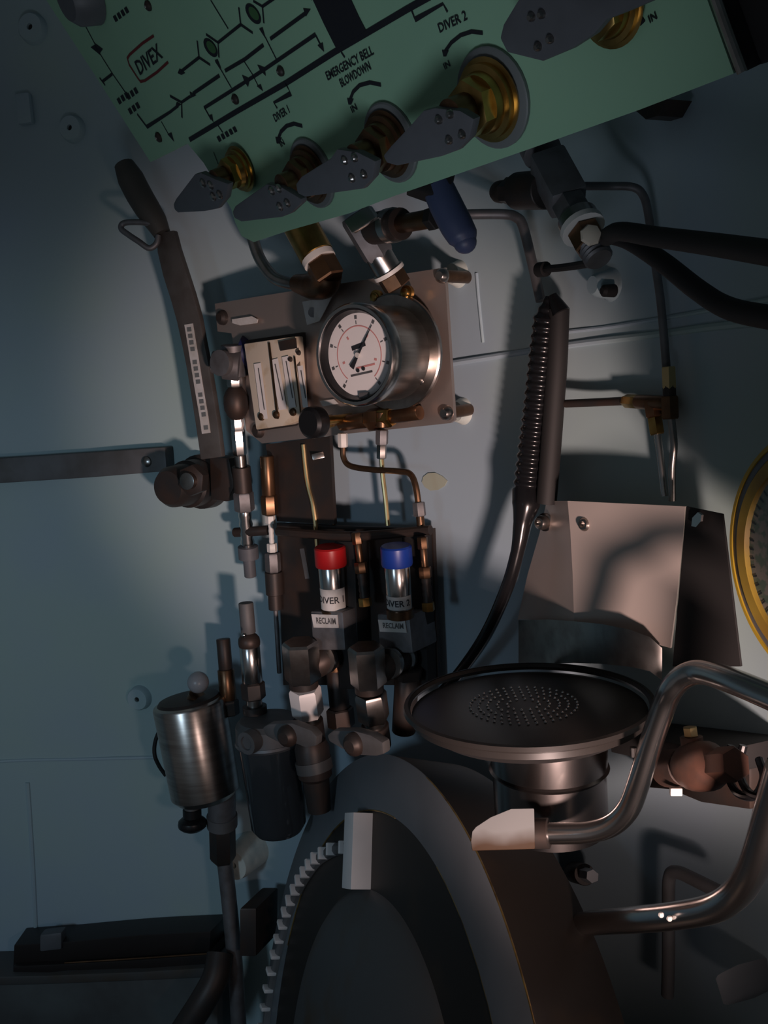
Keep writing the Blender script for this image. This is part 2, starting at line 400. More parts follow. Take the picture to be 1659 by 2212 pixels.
# quarter turn valves on the panel: washer, brass body, grey lever with four screws
def panel_valve(label, base, rw, lever, screws, lift, tilt_hub=None, bodymat='brass', wash=True):
    b = PP(*base, 0.0005); k = pxm(1, b)
    t = thing('quarter_turn_valve', label, 'valve', b, 'quarter turn valves on the green panel')
    if wash: link('washer', MB().lathe(b, b+PN*0.003, [(0, rw*k), (0.7, rw*k), (1, rw*k*0.96)], 32), 'washer_grey', t)
    r = rw*k
    e = b + PN*lift
    body = link('valve_body', MB().lathe(b+PN*0.003, b+PN*lift*0.42, [(0, r*0.80), (0.18, r*0.84), (0.22, r*0.74), (0.55, r*0.74), (0.6, r*0.62), (1, r*0.58)], 32), bodymat, t)
    link('lock_nut', MB().hexnut(b+PN*lift*0.36, b+PN*lift*0.66, r*0.56), bodymat, body)
    link('stem', MB().cyl(b+PN*lift*0.6, b+PN*lift*1.05, r*0.34, 20), 'brass_brown', t)
    lv = link('lever', MB().prism([PP(x, y, lift) for x, y in lever], PN*0.007), 'handle_grey', t, bevel=0.0018)
    for (x, y) in screws:
        p = PP(x, y, lift+0.0068); q = pxm(10, p)
        link('screw', MB().lathe(p, p+PN*0.0035, [(0, q), (0.6, q*0.9), (1, q*0.5)], 12), 'steel', lv)
    return t
panel_valve('brass valve at the panel notch, lever tip pointing over the blue wall', (527, 362), 58,
            [(386, 436), (392, 424), (432, 372), (446, 368), (478, 382), (506, 392), (500, 424), (482, 446), (452, 452), (396, 455), (388, 448)],
            [(440, 395), (456, 400), (462, 424), (476, 420)], 0.034, wash=False)
panel_valve('tarnished valve under the second small curved arrow, lever at the panel lower left corner', (676, 374), 74,
            [(514, 452), (520, 440), (574, 402), (588, 392), (620, 398), (664, 424), (664, 434), (640, 456), (620, 464), (534, 474), (518, 466)],
            [(588, 412), (603, 407), (606, 446), (622, 438)], 0.034, bodymat='brass_brown')
panel_valve('tarnished valve below the blowdown lettering, lever end lapping its neighbour', (846, 308), 84,
            [(652, 392), (664, 376), (728, 336), (742, 316), (786, 322), (826, 342), (820, 378), (798, 402), (728, 412), (672, 420), (656, 412)],
            [(746, 346), (768, 340), (762, 384), (788, 376)], 0.037, bodymat='brass_brown')
panel_valve('large shiny brass valve below the curved arrow nearest the panel right side', (1066, 212), 104,
            [(842, 330), (860, 308), (898, 268), (930, 232), (956, 226), (1010, 232), (1040, 250), (1030, 292), (1004, 318), (966, 332), (872, 352), (850, 346)],
            [(950, 258), (974, 246), (972, 302), (1000, 290)], 0.040)
panel_valve('valve whose wide grey lever is cut by the top edge of the photo', (1330, 10), 100,
            [(1096, 76), (1104, 46), (1132, 0), (1160, -40), (1420, -70), (1480, -60), (1440, -10), (1370, 20), (1328, 36), (1300, 68), (1250, 100), (1188, 126), (1112, 108)],
            [(1150, 36), (1172, 30), (1164, 100), (1190, 84)], 0.030, wash=False)

# frame bar along the right edge of the panel
fb = thing('panel_frame_bar', 'polished metal bar along the right edge of the green panel', 'frame bar', PP(1600, 120, -0.004))
link('bar', MB().prism([PP(x, y, 0.002) for x, y in [(1526, -10), (1585, 160), (1618, 153), (1556, -18)]], -PN*0.02), 'black_matte', fb, bevel=0.002)
link('bright_edge', MB().tube([PP(1540, -20, 0.006), PP(1572, 70, 0.006), (PP(1604, 156, 0.006))], 0.0028, 10), 'steel', fb)
tag(link('cable_duct', MB().prism([PP(x, y, -0.01) for x, y in [(1570, -30), (1622, 148), (1700, 122), (1700, -60)]], -PN*0.05), 'black_matte', bevel=0.004), 'dark box section beyond the panel right edge', 'duct')
tag(link('panel_bracket', MB().prism([W(x, y, 0.03) for x, y in [(1370, 236), (1440, 214), (1420, 250), (1395, 258)]], -wn(W(1400, 240))*0.025), 'dark_iron'), 'dark bracket tip peeping out under the green panel right part', 'bracket')

# ------------------------------------------------------------------ pipework hanging below the green panel
def fit_chain(root, A, B, segs):
    """stack of turned / hex pieces between A and B: (t0, t1, radius px, material, 'hex'|'cyl'|'ball', part name)"""
    out = []
    for t0, t1, r, m, kind, nm in segs:
        a = A + (B-A)*t0; b = A + (B-A)*t1; k = pxm(r, (a+b)/2)
        mb = MB()
        if kind == 'hex': mb.hexnut(a, b, k)
        elif kind == 'ball': mb.lathe(a, b, [(0, k*0.5), (0.12, k*0.75), (0.3, k*0.96), (0.5, k), (0.7, k*0.96), (0.88, k*0.75), (1, k*0.5)], 20)
        elif kind == 'rib': mb.lathe(a, b, [(i/8, k*(1 if i % 2 else 0.86)) for i in range(9)], 20)
        else: mb.cyl(a, b, k, 22, bev=0.05)
        out.append(link(nm, mb, m, root))
    return out

A, B = W(640, 470, 0.11), W(716, 610, 0.10)
t = thing('brass_union', 'brown brass union with a white ring below the panel left end', 'pipe fitting', B)
fit_chain(t, A, B, [(0, 0.60, 38, 'brass', 'cyl', 'barrel'), (0.60, 0.68, 37, 'white_plastic', 'cyl', 'sealing_ring'), (0.68, 0.97, 36, 'brass_brown', 'hex', 'union_nut')])
k = pxm(1, B)
link('elbow_body', MB().tube([W(706, 592, 0.10), W(700, 612, 0.098), W(676, 618, 0.095), W(640, 612, 0.092)], [34*k, 33*k, 30*k, 20*k], 18), 'brass_brown', t)
tag(link('bent_steel_tube', MB().tube([W(536, 470, 0.10), W(546, 515, 0.10), W(562, 560, 0.097), W(590, 598, 0.094), W(626, 612, 0.092), W(650, 612, 0.092)], pxm(13, W(560, 560, 0.1)), 14), 'steel'),
    'steel tube bending from the panel corner to the brass union', 'tube')

A, B = W(770, 470, 0.13), W(850, 604, 0.09)
t = thing('angle_valve', 'steel angle valve body with a pale ring above the gauge', 'valve', B)
fit_chain(t, A, B, [(-0.05, 0.62, 36, 'steel_dull', 'hex', 'body'), (0.58, 0.84, 30, 'steel', 'cyl', 'neck'), (0.84, 0.90, 36, 'white_plastic', 'cyl', 'sealing_ring'), (0.90, 1.12, 32, 'brass_brown', 'hex', 'union_nut')])
A2, B2 = W(806, 494, 0.125), W(945, 470, 0.125)
fit_chain(t, A2, B2, [(0.0, 0.30, 34, 'dark_iron', 'cyl', 'side_port'), (0.26, 0.36, 37, 'steel', 'cyl', 'collar'), (0.34, 0.46, 34, 'dark_iron', 'cyl', 'gland'), (0.42, 0.98, 20, 'brass_brown', 'cyl', 'spindle'), (0.90, 1.0, 26, 'black_matte', 'hex', 'spindle_nut')])
link('bright_flat', MB().box(W(782, 474, 0.158), camv(0.012, 0.008, 0), camv(-0.004, 0.006, 0), wn(W(782, 474))*0.003), 'steel_bright', t, bevel=0.001)
A, B = W(928, 380, 0.15), W(1012, 528, 0.15)
t = thing('blue_valve_handle', 'blue coated oval lever hanging below the panel middle', 'handle', A)
k = pxm(1, A)
link('grip', MB().tube([D(945, 402, depth(A)), D(962, 440, depth(A)), D(985, 485, depth(A)), D(1000, 512, depth(A)), D(1008, 532, depth(A))], [34*k, 36*k, 36*k, 33*k, 20*k], 18, 5), 'handle_blue', t)
link('rivet', MB().ball(D(1004, 522, depth(A)), 26*k, 16, 10), 'handle_blue', t)
link('clamp', MB().box(D(930, 398, depth(A)), camv(0.017, -0.006, 0), camv(0.005, 0.012, 0), camv(0, 0, 0.012)), 'black_matte', t, bevel=0.002)

A, B = W(1165, 318, 0.10), W(1292, 556, 0.10)
t = thing('tee_valve', 'grey square-bodied tee valve hanging under the panel right part', 'valve', B)
kk = pxm(1, (A+B)/2); ax = (B-A).normalized(); sd = ax.cross(fw).normalized(); dp = ax.cross(sd)
link('body', MB().box(A+(B-A)*0.33, ax*70*kk, sd*40*kk, dp*36*kk), 'steel_dull', t, bevel=0.004)
link('inlet_collar', MB().cyl(A+(B-A)*-0.04, A+(B-A)*0.06, 44*kk, 22), 'steel_dull', t)
fit_chain(t, A, B, [(0.52, 0.70, 40, 'steel_dull', 'hex', 'hex_shank'), (0.66, 0.74, 44, 'steel', 'cyl', 'collar'), (0.73, 0.77, 48, 'white_plastic', 'cyl', 'sealing_ring'), (0.77, 0.92, 38, 'brass_brown', 'hex', 'union_nut'), (0.90, 1.02, 32, 'steel_dull', 'rib', 'threaded_tail')])
ah, bh = A+(B-A)*0.40, W(1068, 415, 0.10)
fit_chain(t, ah, bh, [(0.2, 0.62, 40, 'dark_iron', 'cyl', 'bonnet'), (0.55, 0.8, 30, 'dark_iron', 'hex', 'gland_nut'), (0.75, 1.0, 24, 'dark_iron', 'ball', 'stem_cap')])
c = W(1276, 508, 0.128)
link('paint_patch', MB().lathe(c, c+camv(0, 0, -1)*0.004, [(0, 0.008), (0.7, 0.007), (1, 0.004)], 7), 'ivory', t)

def pipe(name, pix, rpx, material, label, cat='pipe', seg=12, smooth=6):
    pts = [W(*p) for p in pix]; r = pxm(rpx, pts[len(pts)//2])
    return tag(link(name, MB().tube(pts, r, seg, smooth), material), label, cat)
pipe('capillary_tube', [(940, 466, 0.10), (1020, 463, 0.06), (1090, 463, 0.035), (1116, 470, 0.028), (1130, 490, 0.024), (1150, 570, 0.02), (1168, 650, 0.02)], 11, 'steel_dull', 'dark steel tube bending down to the spiral black hose', 'tube')
pipe('capillary_tube', [(1262, 402, 0.06), (1320, 402, 0.035), (1366, 404, 0.022), (1388, 420, 0.016), (1400, 460, 0.014), (1414, 560, 0.013), (1428, 660, 0.013), (1440, 800, 0.013)], 9, 'steel_dull', 'thin steel tube running down the wall to the brass tee', 'tube')
pipe('rubber_hose', [(1310, 512, 0.115), (1340, 500, 0.12), (1420, 512, 0.12), (1540, 528, 0.12), (1700, 552, 0.12)], 22, 'black_matte', 'black hose running straight right from the tee valve', 'hose', 14)
pipe('rubber_hose', [(1316, 506, 0.10), (1360, 520, 0.10), (1430, 565, 0.10), (1510, 628, 0.10), (1580, 668, 0.10), (1700, 692, 0.10)], 23, 'black_matte', 'black hose drooping in a curve below the straight hose', 'hose', 14)
t = thing('locking_pin', 'thin black pin sticking left from the tee valve tail', 'pin', W(1170, 582, 0.05))
link('rod', MB().tube([W(1172, 582, 0.05), W(1230, 576, 0.06), W(1290, 566, 0.085)], 0.0035, 10), 'black_matte', t)
link('pin_head', MB().cyl(W(1164, 583, 0.05), W(1180, 581, 0.05), 0.007, 14), 'black_matte', t)
c = W(1320, 615); n = wn(c)
tag(link('wall_clip', MB().lathe(c-n*0.002, c+n*0.022, [(0, 0.017), (0.25, 0.013), (0.8, 0.011), (1, 0.008)], 20), 'wall_paint'), 'small blue-grey painted stud on the wall below the tee valve', 'stud')
tag(link('stud_shade_disc', MB().lathe(W(1326, 628, 0.012), W(1326, 628, 0.012)+n*0.014, [(0, 0.006), (0.8, 0.0055), (1, 0.003)], 16), 'black_matte'), 'black disc put in for the shadow under the painted stud below the tee valve', 'shadow disc')  # black disc stands in for the shadow under the stud

# spiral wrapped hose and its black sleeve
hp = [(1188, 640, 0.030), (1180, 690, 0.032), (1172, 760, 0.034), (1160, 880, 0.036), (1148, 980, 0.038), (1138, 1070, 0.04)]
pts = [W(*p) for p in hp]; mb = MB(); L = 96; P = []; R_ = []
def lerp_path(pts, n):
    cum = [0]
    for a, b in zip(pts, pts[1:]): cum.append(cum[-1]+(b-a).length)
    o = []
    for i in range(n+1):
        s = cum[-1]*i/n; j = 0
        while j < len(cum)-2 and cum[j+1] < s: j += 1
        o.append(pts[j].lerp(pts[j+1], (s-cum[j])/(cum[j+1]-cum[j])))
    return o
P = lerp_path(pts, 130); k = pxm(1, pts[3])
for i in range(len(P)):
    t_ = i/(len(P)-1); env = min(1, 0.35+t_*6)
    R_.append(k*(27+4*t_)*env*(1 + 0.08*math.sin(i*2*math.pi/6)))
t = thing('spiral_hose', 'glossy black spiral-wrapped hose hanging on the wall', 'hose', pts[-1])
link('wrapped_hose', mb.tube(P, R_, 18, 0), 'black_rubber', t)
link('lower_hose', MB().tube([W(1138, 1060, 0.04), W(1136, 1090, 0.045), W(1128, 1130, 0.05), W(1118, 1190, 0.055), W(1095, 1270, 0.06), W(1050, 1370, 0.06), W(995, 1450, 0.05), W(950, 1500, 0.04)],
     [33*k, 31*k, 20*k, 15*k, 15*k, 15*k, 14*k, 14*k], 16, 6), 'black_rubber', t)
pts = [W(1207, 668, 0.026), W(1203, 780, 0.028), W(1196, 880, 0.03), W(1188, 990, 0.032), W(1180, 1086, 0.034)]
tag(link('cable_sleeve', MB().tube(pts, pxm(23, pts[2]), 16, 5), 'black_matte'), 'plain black sleeve lying against the right side of the spiral hose', 'sleeve')
c0, c1 = W(1190, 640, 0.04), W(1226, 664, 0.04)
tag(link('sleeve_collar', MB().tube([W(1194, 636, 0.032), W(1202, 656, 0.03), W(1212, 676, 0.028)], [pxm(9, c0), pxm(16, c0), pxm(21, c0)], 14), 'black_rubber'), 'tapered black collar on top of the plain sleeve', 'collar')

# brass tee group on the right wall
t = thing('compression_tee', 'brown brass compression tee joining thin tubes on the right wall', 'pipe fitting', W(1420, 930, 0.013))
fit_chain(t, W(1444, 792, 0.014), W(1448, 905, 0.014), [(0.0, 0.42, 16, 'brass_pale', 'hex', 'bright_nut'), (0.36, 0.62, 14, 'dark_iron', 'cyl', 'sleeve'), (0.56, 1.0, 20, 'brass_brown', 'hex', 'body')])
fit_chain(t, W(1350, 866, 0.014), W(1448, 872, 0.014), [(0, 0.36, 15, 'brass', 'hex', 'side_nut'), (0.3, 1.0, 16, 'brass_brown', 'cyl', 'cross_piece')])
fit_chain(t, W(1408, 862, 0.014), W(1420, 940, 0.014), [(0, 0.5, 20, 'brass_brown', 'hex', 'body'), (0.5, 0.98, 17, 'brass', 'hex', 'lower_nut')])
pipe('capillary_tube', [(1222, 872, 0.022), (1290, 869, 0.016), (1352, 866, 0.014)], 9, 'dark_iron', 'short dark tube from the hose sleeve to the brass tee', 'tube')
pipe('capillary_tube', [(1420, 936, 0.014), (1428, 1000, 0.014), (1436, 1072, 0.014)], 8, 'steel_bright', 'bright tube dropping from the tee, left of a pair', 'tube')
pipe('capillary_tube', [(1450, 900, 0.014), (1456, 960, 0.014), (1452, 1010, 0.014), (1452, 1082, 0.014)], 8, 'steel', 'thin tube dropping from the tee, right of a pair', 'tube')
# yellow grease smear
c = W(940, 1045)
tag(link('grease_smear', MB().prism([W(x, y, 0.0015) for x, y in [(914, 1030), (924, 1022), (940, 1021), (956, 1029), (966, 1039), (960, 1050), (946, 1058), (930, 1060), (917, 1052), (911, 1041)]], -wn(c)*0.001), 'grease_yellow'), 'yellow-green smear on the wall right of the small tubes', 'smear')

# ------------------------------------------------------------------ gauge panel
GN = V((-math.sin(math.radians(39)), -math.cos(math.radians(39)), -0.03)).normalized()
GP = Plane(W(970, 750, 0.045), GN)
gx = V((-GN.y, GN.x, 0)).normalized()      # to the right along the plate
if gx.dot(rt) < 0: gx = -gx
gu = GN.cross(gx); gu = gu if gu.z > 0 else -gu
t = thing('gauge_mount', 'steel backing plate on four stand-offs carrying the big gauge', 'plate', GP(720, 930))
link('plate', MB().prism([GP(x, y) for x, y in [(464, 656), (560, 640), (700, 618), (960, 578), (981, 908), (972, 914), (860, 926), (740, 938), (566, 958), (532, 930), (500, 720), (470, 716)]], -GN*0.005), 'steel_satin', t)
for (x, y, hx) in [(482, 686, 0), (957, 596, 1), (966, 892, 1), (560, 930, 0)]:
    p = GP(x, y, 0.0); k = pxm(15, p)
    s = link('standoff', MB().cyl(p, p-GN*0.062, k*0.9, 16), 'brass_brown' if hx else 'dark_iron', t)
    link('bolt_head', MB().lathe(p, p+GN*0.008, [(0, k*1.1), (0.6, k), (1, k*0.6)], 16), 'steel' if hx else 'dark_iron', s)
    if hx:
        q = W(x+34, y-4); nn = wn(q)
        link('weld_pad', MB().lathe(q-nn*0.002, q+nn*0.012, [(0, k*2.2), (0.5, k*1.8), (1, k*1.5)], 22), 'boss_paint', t)
link('name_tag', MB().prism([GP(x, y, 0.006) for x, y in [(654, 652), (718, 640), (704, 668), (690, 694), (664, 702)]], GN*0.001), 'tape_white', t)
link('tag_mark', MB().lathe(GP(676, 675, 0.0072), GP(676, 675, 0.0078), [(0, 0.006), (1, 0.006)], 16), 'steel_dull', t)
link('tape_flag', MB().prism([GP(x, y, 0.004) for x, y in [(502, 690), (545, 683), (558, 690), (556, 698), (520, 703), (503, 698)]], GN*0.001), 'tape_white', t)
link('sticker', MB().prism([GP(x, y, 0.003) for x, y in [(692, 866), (722, 862), (732, 872), (698, 878)]], GN*0.001), 'tape_white', t)

# pressure gauge
fc = GP(770, 767, 0.082); gr = pxm(111, fc)
# align the gauge foot so that its axis follows the plate normal
t = thing('pressure_gauge', 'large round white-faced pressure gauge in a steel case', 'gauge', fc-GN*0.08)
link('case', MB().lathe(fc-GN*0.078, fc-GN*0.008, [(0, gr*0.93), (0.05, gr*0.95), (0.92, gr*0.95), (0.93, gr*0.98), (1, gr*0.98)], 56), 'steel_brushed', t)
link('flange', MB().lathe(fc-GN*0.070, fc-GN*0.062, [(0, gr*1.15), (0.3, gr*1.19), (0.8, gr*1.19), (1, gr*1.16), (1, gr*0.9)], 56, annular=True), 'steel', t)
bz = link('bezel', MB().lathe(fc-GN*0.010, fc+GN*0.006, [(0, gr*0.97), (0.1, gr*1.0), (0.8, gr*1.0), (1.0, gr*0.96), (1.0, gr*0.90), (0.4, gr*0.885)], 56, annular=True), 'steel_bright', t)
link('gasket', MB().lathe(fc-GN*0.006, fc+GN*0.003, [(0, gr*0.90), (1, gr*0.905), (1, gr*0.86), (0.1, gr*0.80)], 56, annular=True), 'black_plastic', t)
dd = fc - GN*0.0045; dr = gr*0.845
dial = link('dial', MB().lathe(dd-GN*0.002, dd, [(0, dr), (1, dr)], 56), 'dial_white', t)
def dp_(u_, v_, l=0.0004): return dd + gx*(u_*dr) + gu*(v_*dr) + GN*l
def pol(r, deg, l=0.0004): return dp_(r*math.cos(math.radians(deg)), r*math.sin(math.radians(deg)), l)
link('red_scale', MB().ribbon([pol(0.66, 232-i*284/60) for i in range(61)], 0.0012, GN), 'dial_red', dial)
for i in range(9):
    a = 232-i*284/8
    link('tick', MB().ribbon([pol(0.70, a), pol(0.78, a)], 0.0012, GN), 'steel_dull', dial)
    link('numeral_smudge', MB().ribbon([pol(0.86, a-2.5), pol(0.86, a+2.5)], 0.004, GN), 'steel_dull', dial)
    if i in (1, 3, 5, 7): link('red_numeral_smudge', MB().ribbon([pol(0.50, a-3), pol(0.50, a+3)], 0.0035, GN), 'dial_red', dial)
na = 52
link('needle', MB().prism([pol(0.03, na+90, 0.002), pol(0.40, na+3, 0.002), pol(0.80, na, 0.002), pol(0.40, na-3, 0.002), pol(0.03, na-90, 0.002), pol(0.36, na+180+10, 0.002), pol(0.36, na+180-12, 0.002)], GN*0.0006), 'print_black', t)
link('needle_hub', MB().lathe(dd+GN*0.001, dd+GN*0.004, [(0, dr*0.07), (1, dr*0.06)], 16), 'tape_white', t)
link('maker_mark', MB().ribbon([dp_(-0.20, 0.16), dp_(0.22, 0.24)], 0.005, GN), 'print_black', dial)
link('unit_print', MB().ribbon([dp_(-0.30, -0.46), dp_(0.36, -0.40)], 0.0022, GN), 'steel_dull', dial)
link('red_print', MB().ribbon([dp_(-0.12, -0.30), dp_(0.45, -0.24)], 0.002, GN), 'dial_red', dial)
for u_, v_ in ((-0.07, -0.35), (0.10, -0.32)): link('dial_screw', MB().lathe(dp_(u_, v_), dp_(u_, v_, 0.0015), [(0, 0.0024), (1, 0.002)], 10), 'print_black', dial)
link('stop_pin', MB().box(dp_(0.08, -0.93, 0.002), gx*0.006, gu*0.003, GN*0.002), 'steel_dull', dial)
link('glass', MB().lathe(fc-GN*0.001, fc+GN*0.0005, [(0, gr*0.885), (1, gr*0.885)], 48), 'gauge_glass', t)
for (x, y) in [(912, 822), (878, 632), (812, 642)]:
    p = GP(x, y, 0.016); k = pxm(13, p)
    link('case_screw', MB().lathe(p-GN*0.004, p+GN*0.006, [(0, k*1.2), (0.5, k*1.2), (0.55, k*0.8), (0.9, k*0.7), (1, k*0.4)], 14), 'brass' if y < 700 else 'steel', t)

# flow meter block: ivory body with three white scale strips
t = thing('flow_meter', 'ivory flow meter block with white scale strips left of the gauge', 'flow meter', GP(612, 925, 0.02))
link('body', MB().prism([GP(x, y, 0.008) for x, y in [(546, 742), (655, 726), (668, 905), (640, 916), (572, 926)]], GN*0.016), 'ivory', t, bevel=0.002)
link('back_body', MB().prism([GP(x, y, 0.0) for x, y in [(540, 735), (660, 718), (668, 908), (640, 920), (568, 930)]], GN*0.008), 'dark_iron', t)
for a, b, c_, d_, w0 in [(556, 785, 571, 905, 22), (592, 776, 611, 885, 24), (616, 770, 632, 880, 20), (648, 790, 660, 880, 16)]:
    link('scale_strip', MB().ribbon([GP(a, b, 0.026), GP(c_, d_, 0.026)], pxm(w0, GP(a, b, 0.026)), GN), 'ivory_scale', t)
    link('scale_print', MB().ribbon([GP(a+2, b+10, 0.0264), GP(c_-2+2, d_-20, 0.0264)], pxm(3, GP(a, b, 0.026)), GN), 'steel_dull', t)
for a, b, c_, d_, w0 in [(581, 740, 600, 905, 7), (636, 770, 650, 895, 5)]:
    link('sight_groove', MB().ribbon([GP(a, b, 0.0262), GP(c_, d_, 0.0262)], pxm(w0, GP(a, b, 0.02)), GN), 'brass_brown', t)
link('top_recess', MB().prism([GP(x, y, 0.0262) for x, y in [(602, 738), (640, 730), (642, 752), (606, 758)]], GN*0.0006), 'dark_iron', t)
for (x, y) in [(566, 900), (598, 896), (634, 890)]:
    p = GP(x, y, 0.024); k = pxm(9, p)
    link('drain_screw', MB().lathe(p, p+GN*0.004, [(0, k), (0.7, k*0.9), (1, k*0.5)], 12), 'brass_brown', t)
for (x, y) in [(646, 762), (628, 776)]:
    p = GP(x, y, 0.024); k = pxm(6, p)
    link('cap_screw', MB().lathe(p, p+GN*0.003, [(0, k), (1, k*0.7)], 10), 'dark_iron', t)

# round black knob with brass stem
p = GP(673, 913, 0.075); k = pxm(36, p); q = GP(716, 908, 0.02)
t = thing('flow_regulator', 'round black knob in front of the gauge panel lower edge', 'knob', p)
link('knob', MB().lathe(p-GN*0.016, p+GN*0.006, [(0, k*0.7), (0.2, k*0.95), (0.5, k), (0.85, k*0.95), (1, k*0.75)], 28), 'black_plastic', t)
link('stem', MB().cyl(p-GN*0.016, p-GN*0.07, k*0.28, 14), 'brass', t)
link('stem_nut', MB().hexnut(GP(716, 910, 0.012), GP(706, 912, 0.034), k*0.45), 'brass', t)
# manifold row along the lower edge of the plate
t = thing('gauge_manifold', 'brown brass manifold along the lower edge of the gauge panel', 'manifold', GP(830, 920, 0.01))
fit_chain(t, GP(738, 915, 0.016), GP(960, 884, 0.016), [(0, 0.3, 17, 'brass_brown', 'cyl', 'left_arm'), (0.28, 0.42, 24, 'brass_brown', 'hex', 'union_nut'), (0.36, 0.52, 23, 'brass', 'hex', 'centre_nut'), (0.52, 0.78, 16, 'brass_brown', 'cyl', 'right_arm')])
fit_chain(t, GP(826, 890, 0.02), GP(824, 996, 0.02), [(0.0, 0.3, 14, 'brass_brown', 'cyl', 'outlet'), (0.36, 0.66, 14, 'steel_dull', 'hex', 'outlet_nut'), (0.66, 0.95, 11, 'steel', 'hex', 'tube_nut')])
link('white_cap', MB().hexnut(GP(740, 936, 0.02), GP(741, 966, 0.02), pxm(11, GP(740, 950, 0.02))), 'white_plastic', t)

def gtube(name, pix, rpx, material, label, seg=10):
    pts = [W(*p) for p in pix]
    return tag(link(name, MB().tube(pts, pxm(rpx, pts[0]), seg, 6), material), label, 'tube')
gtube('copper_tube', [(741, 962, 0.045), (742, 988, 0.045), (756, 1006, 0.045), (800, 1014, 0.045), (860, 1018, 0.045), (886, 1024, 0.045), (898, 1050, 0.045), (905, 1095, 0.045)], 6.5, 'brass_brown', 'copper-brown tube looping right from the white nut under the gauge')
gtube('copper_tube', [(824, 990, 0.04), (827, 1030, 0.04), (833, 1080, 0.04), (838, 1135, 0.04)], 5.5, 'brass_pale', 'straight pale tube dropping from under the gauge centre')
gtube('copper_tube', [(655, 960, 0.045), (660, 1010, 0.045), (666, 1050, 0.045), (676, 1090, 0.045), (683, 1140, 0.045), (686, 1185, 0.045)], 5.5, 'brass_pale', 'kinked pale tube dropping from behind the black knob')
gtube('copper_tube', [(708, 945, 0.03), (712, 1010, 0.03), (718, 1080, 0.03), (722, 1150, 0.03)], 4.5, 'brass_brown', 'thin dark tube right of the kinked pale tube')
p = W(688, 985, 0.045)
tag(link('tube_clip', MB().box(p, camv(0.008, 0.002, 0), camv(-0.001, 0.004, 0), camv(0, 0, 0.004)), 'steel', bevel=0.001), 'small bright clip beside the top of the kinked tube', 'clip')

# ------------------------------------------------------------------ long hull valve lever on the left wall
t = thing('hull_valve', 'long grey hull-valve lever with white printed strip and pull loop', 'valve', W(440, 1038))
def strip(pix, off, thick):
    """flat bar from centre-line pixels (x, y, half width) standing off the wall"""
    Lf = []; Rg = []
    for i, (x, y, h) in enumerate(pix):
        a = pix[max(i-1, 0)]; b = pix[min(i+1, len(pix)-1)]
        dx, dy = b[0]-a[0], b[1]-a[1]; l = math.hypot(dx, dy); nx, ny = dy/l, -dx/l
        o = off[i] if isinstance(off, list) else off
        Lf.append(W(x+nx*h, y+ny*h, o)); Rg.append(W(x-nx*h, y-ny*h, o))
    mb = MB(); n = len(pix); ext = [-wn(p)*thick for p in Lf]
    vs = Lf + Rg + [p+e for p, e in zip(Lf, ext)] + [p+e for p, e in zip(Rg, ext)]
    fs = [[0, n, 3*n, 2*n], [n-1, 2*n-1, 4*n-1, 3*n-1][::-1]]
    for i in range(n-1):
        fs += [[i, i+1, n+i+1, n+i], [2*n+i, 3*n+i, 3*n+i+1, 2*n+i+1], [i, 2*n+i, 2*n+i+1, i+1], [n+i, n+i+1, 3*n+i+1, 3*n+i]]
    return mb.add(vs, fs)
lv = link('lever', strip([(356, 500, 19), (362, 540, 23), (376, 590, 25), (392, 640, 25), (406, 690, 25), (416, 740, 24), (426, 790, 24), (436, 850, 24), (446, 915, 24), (456, 990, 23)],
                    [0.085, 0.085, 0.084, 0.082, 0.08, 0.08, 0.08, 0.08, 0.08, 0.08], 0.009), 'lever_grey', t, bevel=0.002)
link('printed_strip', strip([(407, 700, 9), (417, 760, 9), (428, 830, 9), (440, 900, 9), (445, 936, 9)], 0.0812, 0.001), 'tape_white', lv)
for i in range(16):
    f_ = i/15.0; x = 408+36*f_; y = 712+212*f_
    if i % 5 == 4: continue
    link('printed_character', strip([(x, y-5, 4.5), (x+1.0, y+4, 4.5)], 0.0818, 0.0004), 'washer_grey', lv)
kk = pxm(1, W(330, 420, 0.09))
gpk = link('grip', MB().tube([W(268, 356, 0.09), W(282, 385, 0.09), W(300, 420, 0.09), W(318, 450, 0.09), W(336, 478, 0.087), W(350, 505, 0.085)], [22*kk, 29*kk, 29*kk, 28*kk, 25*kk, 19*kk], 16, 5), 'grip_rubber', t)
link('pull_loop', MB().tube([W(338, 484, 0.095), W(300, 480, 0.102), W(268, 482, 0.106), W(262, 494, 0.108), W(276, 506, 0.107), W(300, 522, 0.105), W(322, 536, 0.1), W(338, 526, 0.095), W(342, 508, 0.093)], 6.5*kk, 12, 6), 'steel_dull', t)
c = W(448, 1038); n = wn(c); n2 = (n + V((-0.35, -0.1, 0))).normalized(); k = pxm(1, c)
hb = link('hub', MB().lathe(c-n*0.005, c+n*0.095, [(0, 60*k), (0.25, 58*k), (0.28, 50*k), (0.55, 50*k), (0.58, 44*k), (0.9, 42*k), (1, 34*k)], 30), 'dark_iron', t)
c2 = W(424, 1036, 0.085)
link('hub_nut', MB().hexnut(c2-n*0.002, c2+n*0.014, 32*k), 'dark_iron', hb)
link('spindle_end', MB().cyl(c2+n*0.012, c2+n*0.022, 17*k, 16), 'steel', hb)
link('clamp_plate', MB().prism([W(x, y, 0.05) for x, y in [(452, 985), (494, 990), (506, 1050), (490, 1084), (455, 1080)]], -n*0.03), 'dark_iron', t, bevel=0.003)

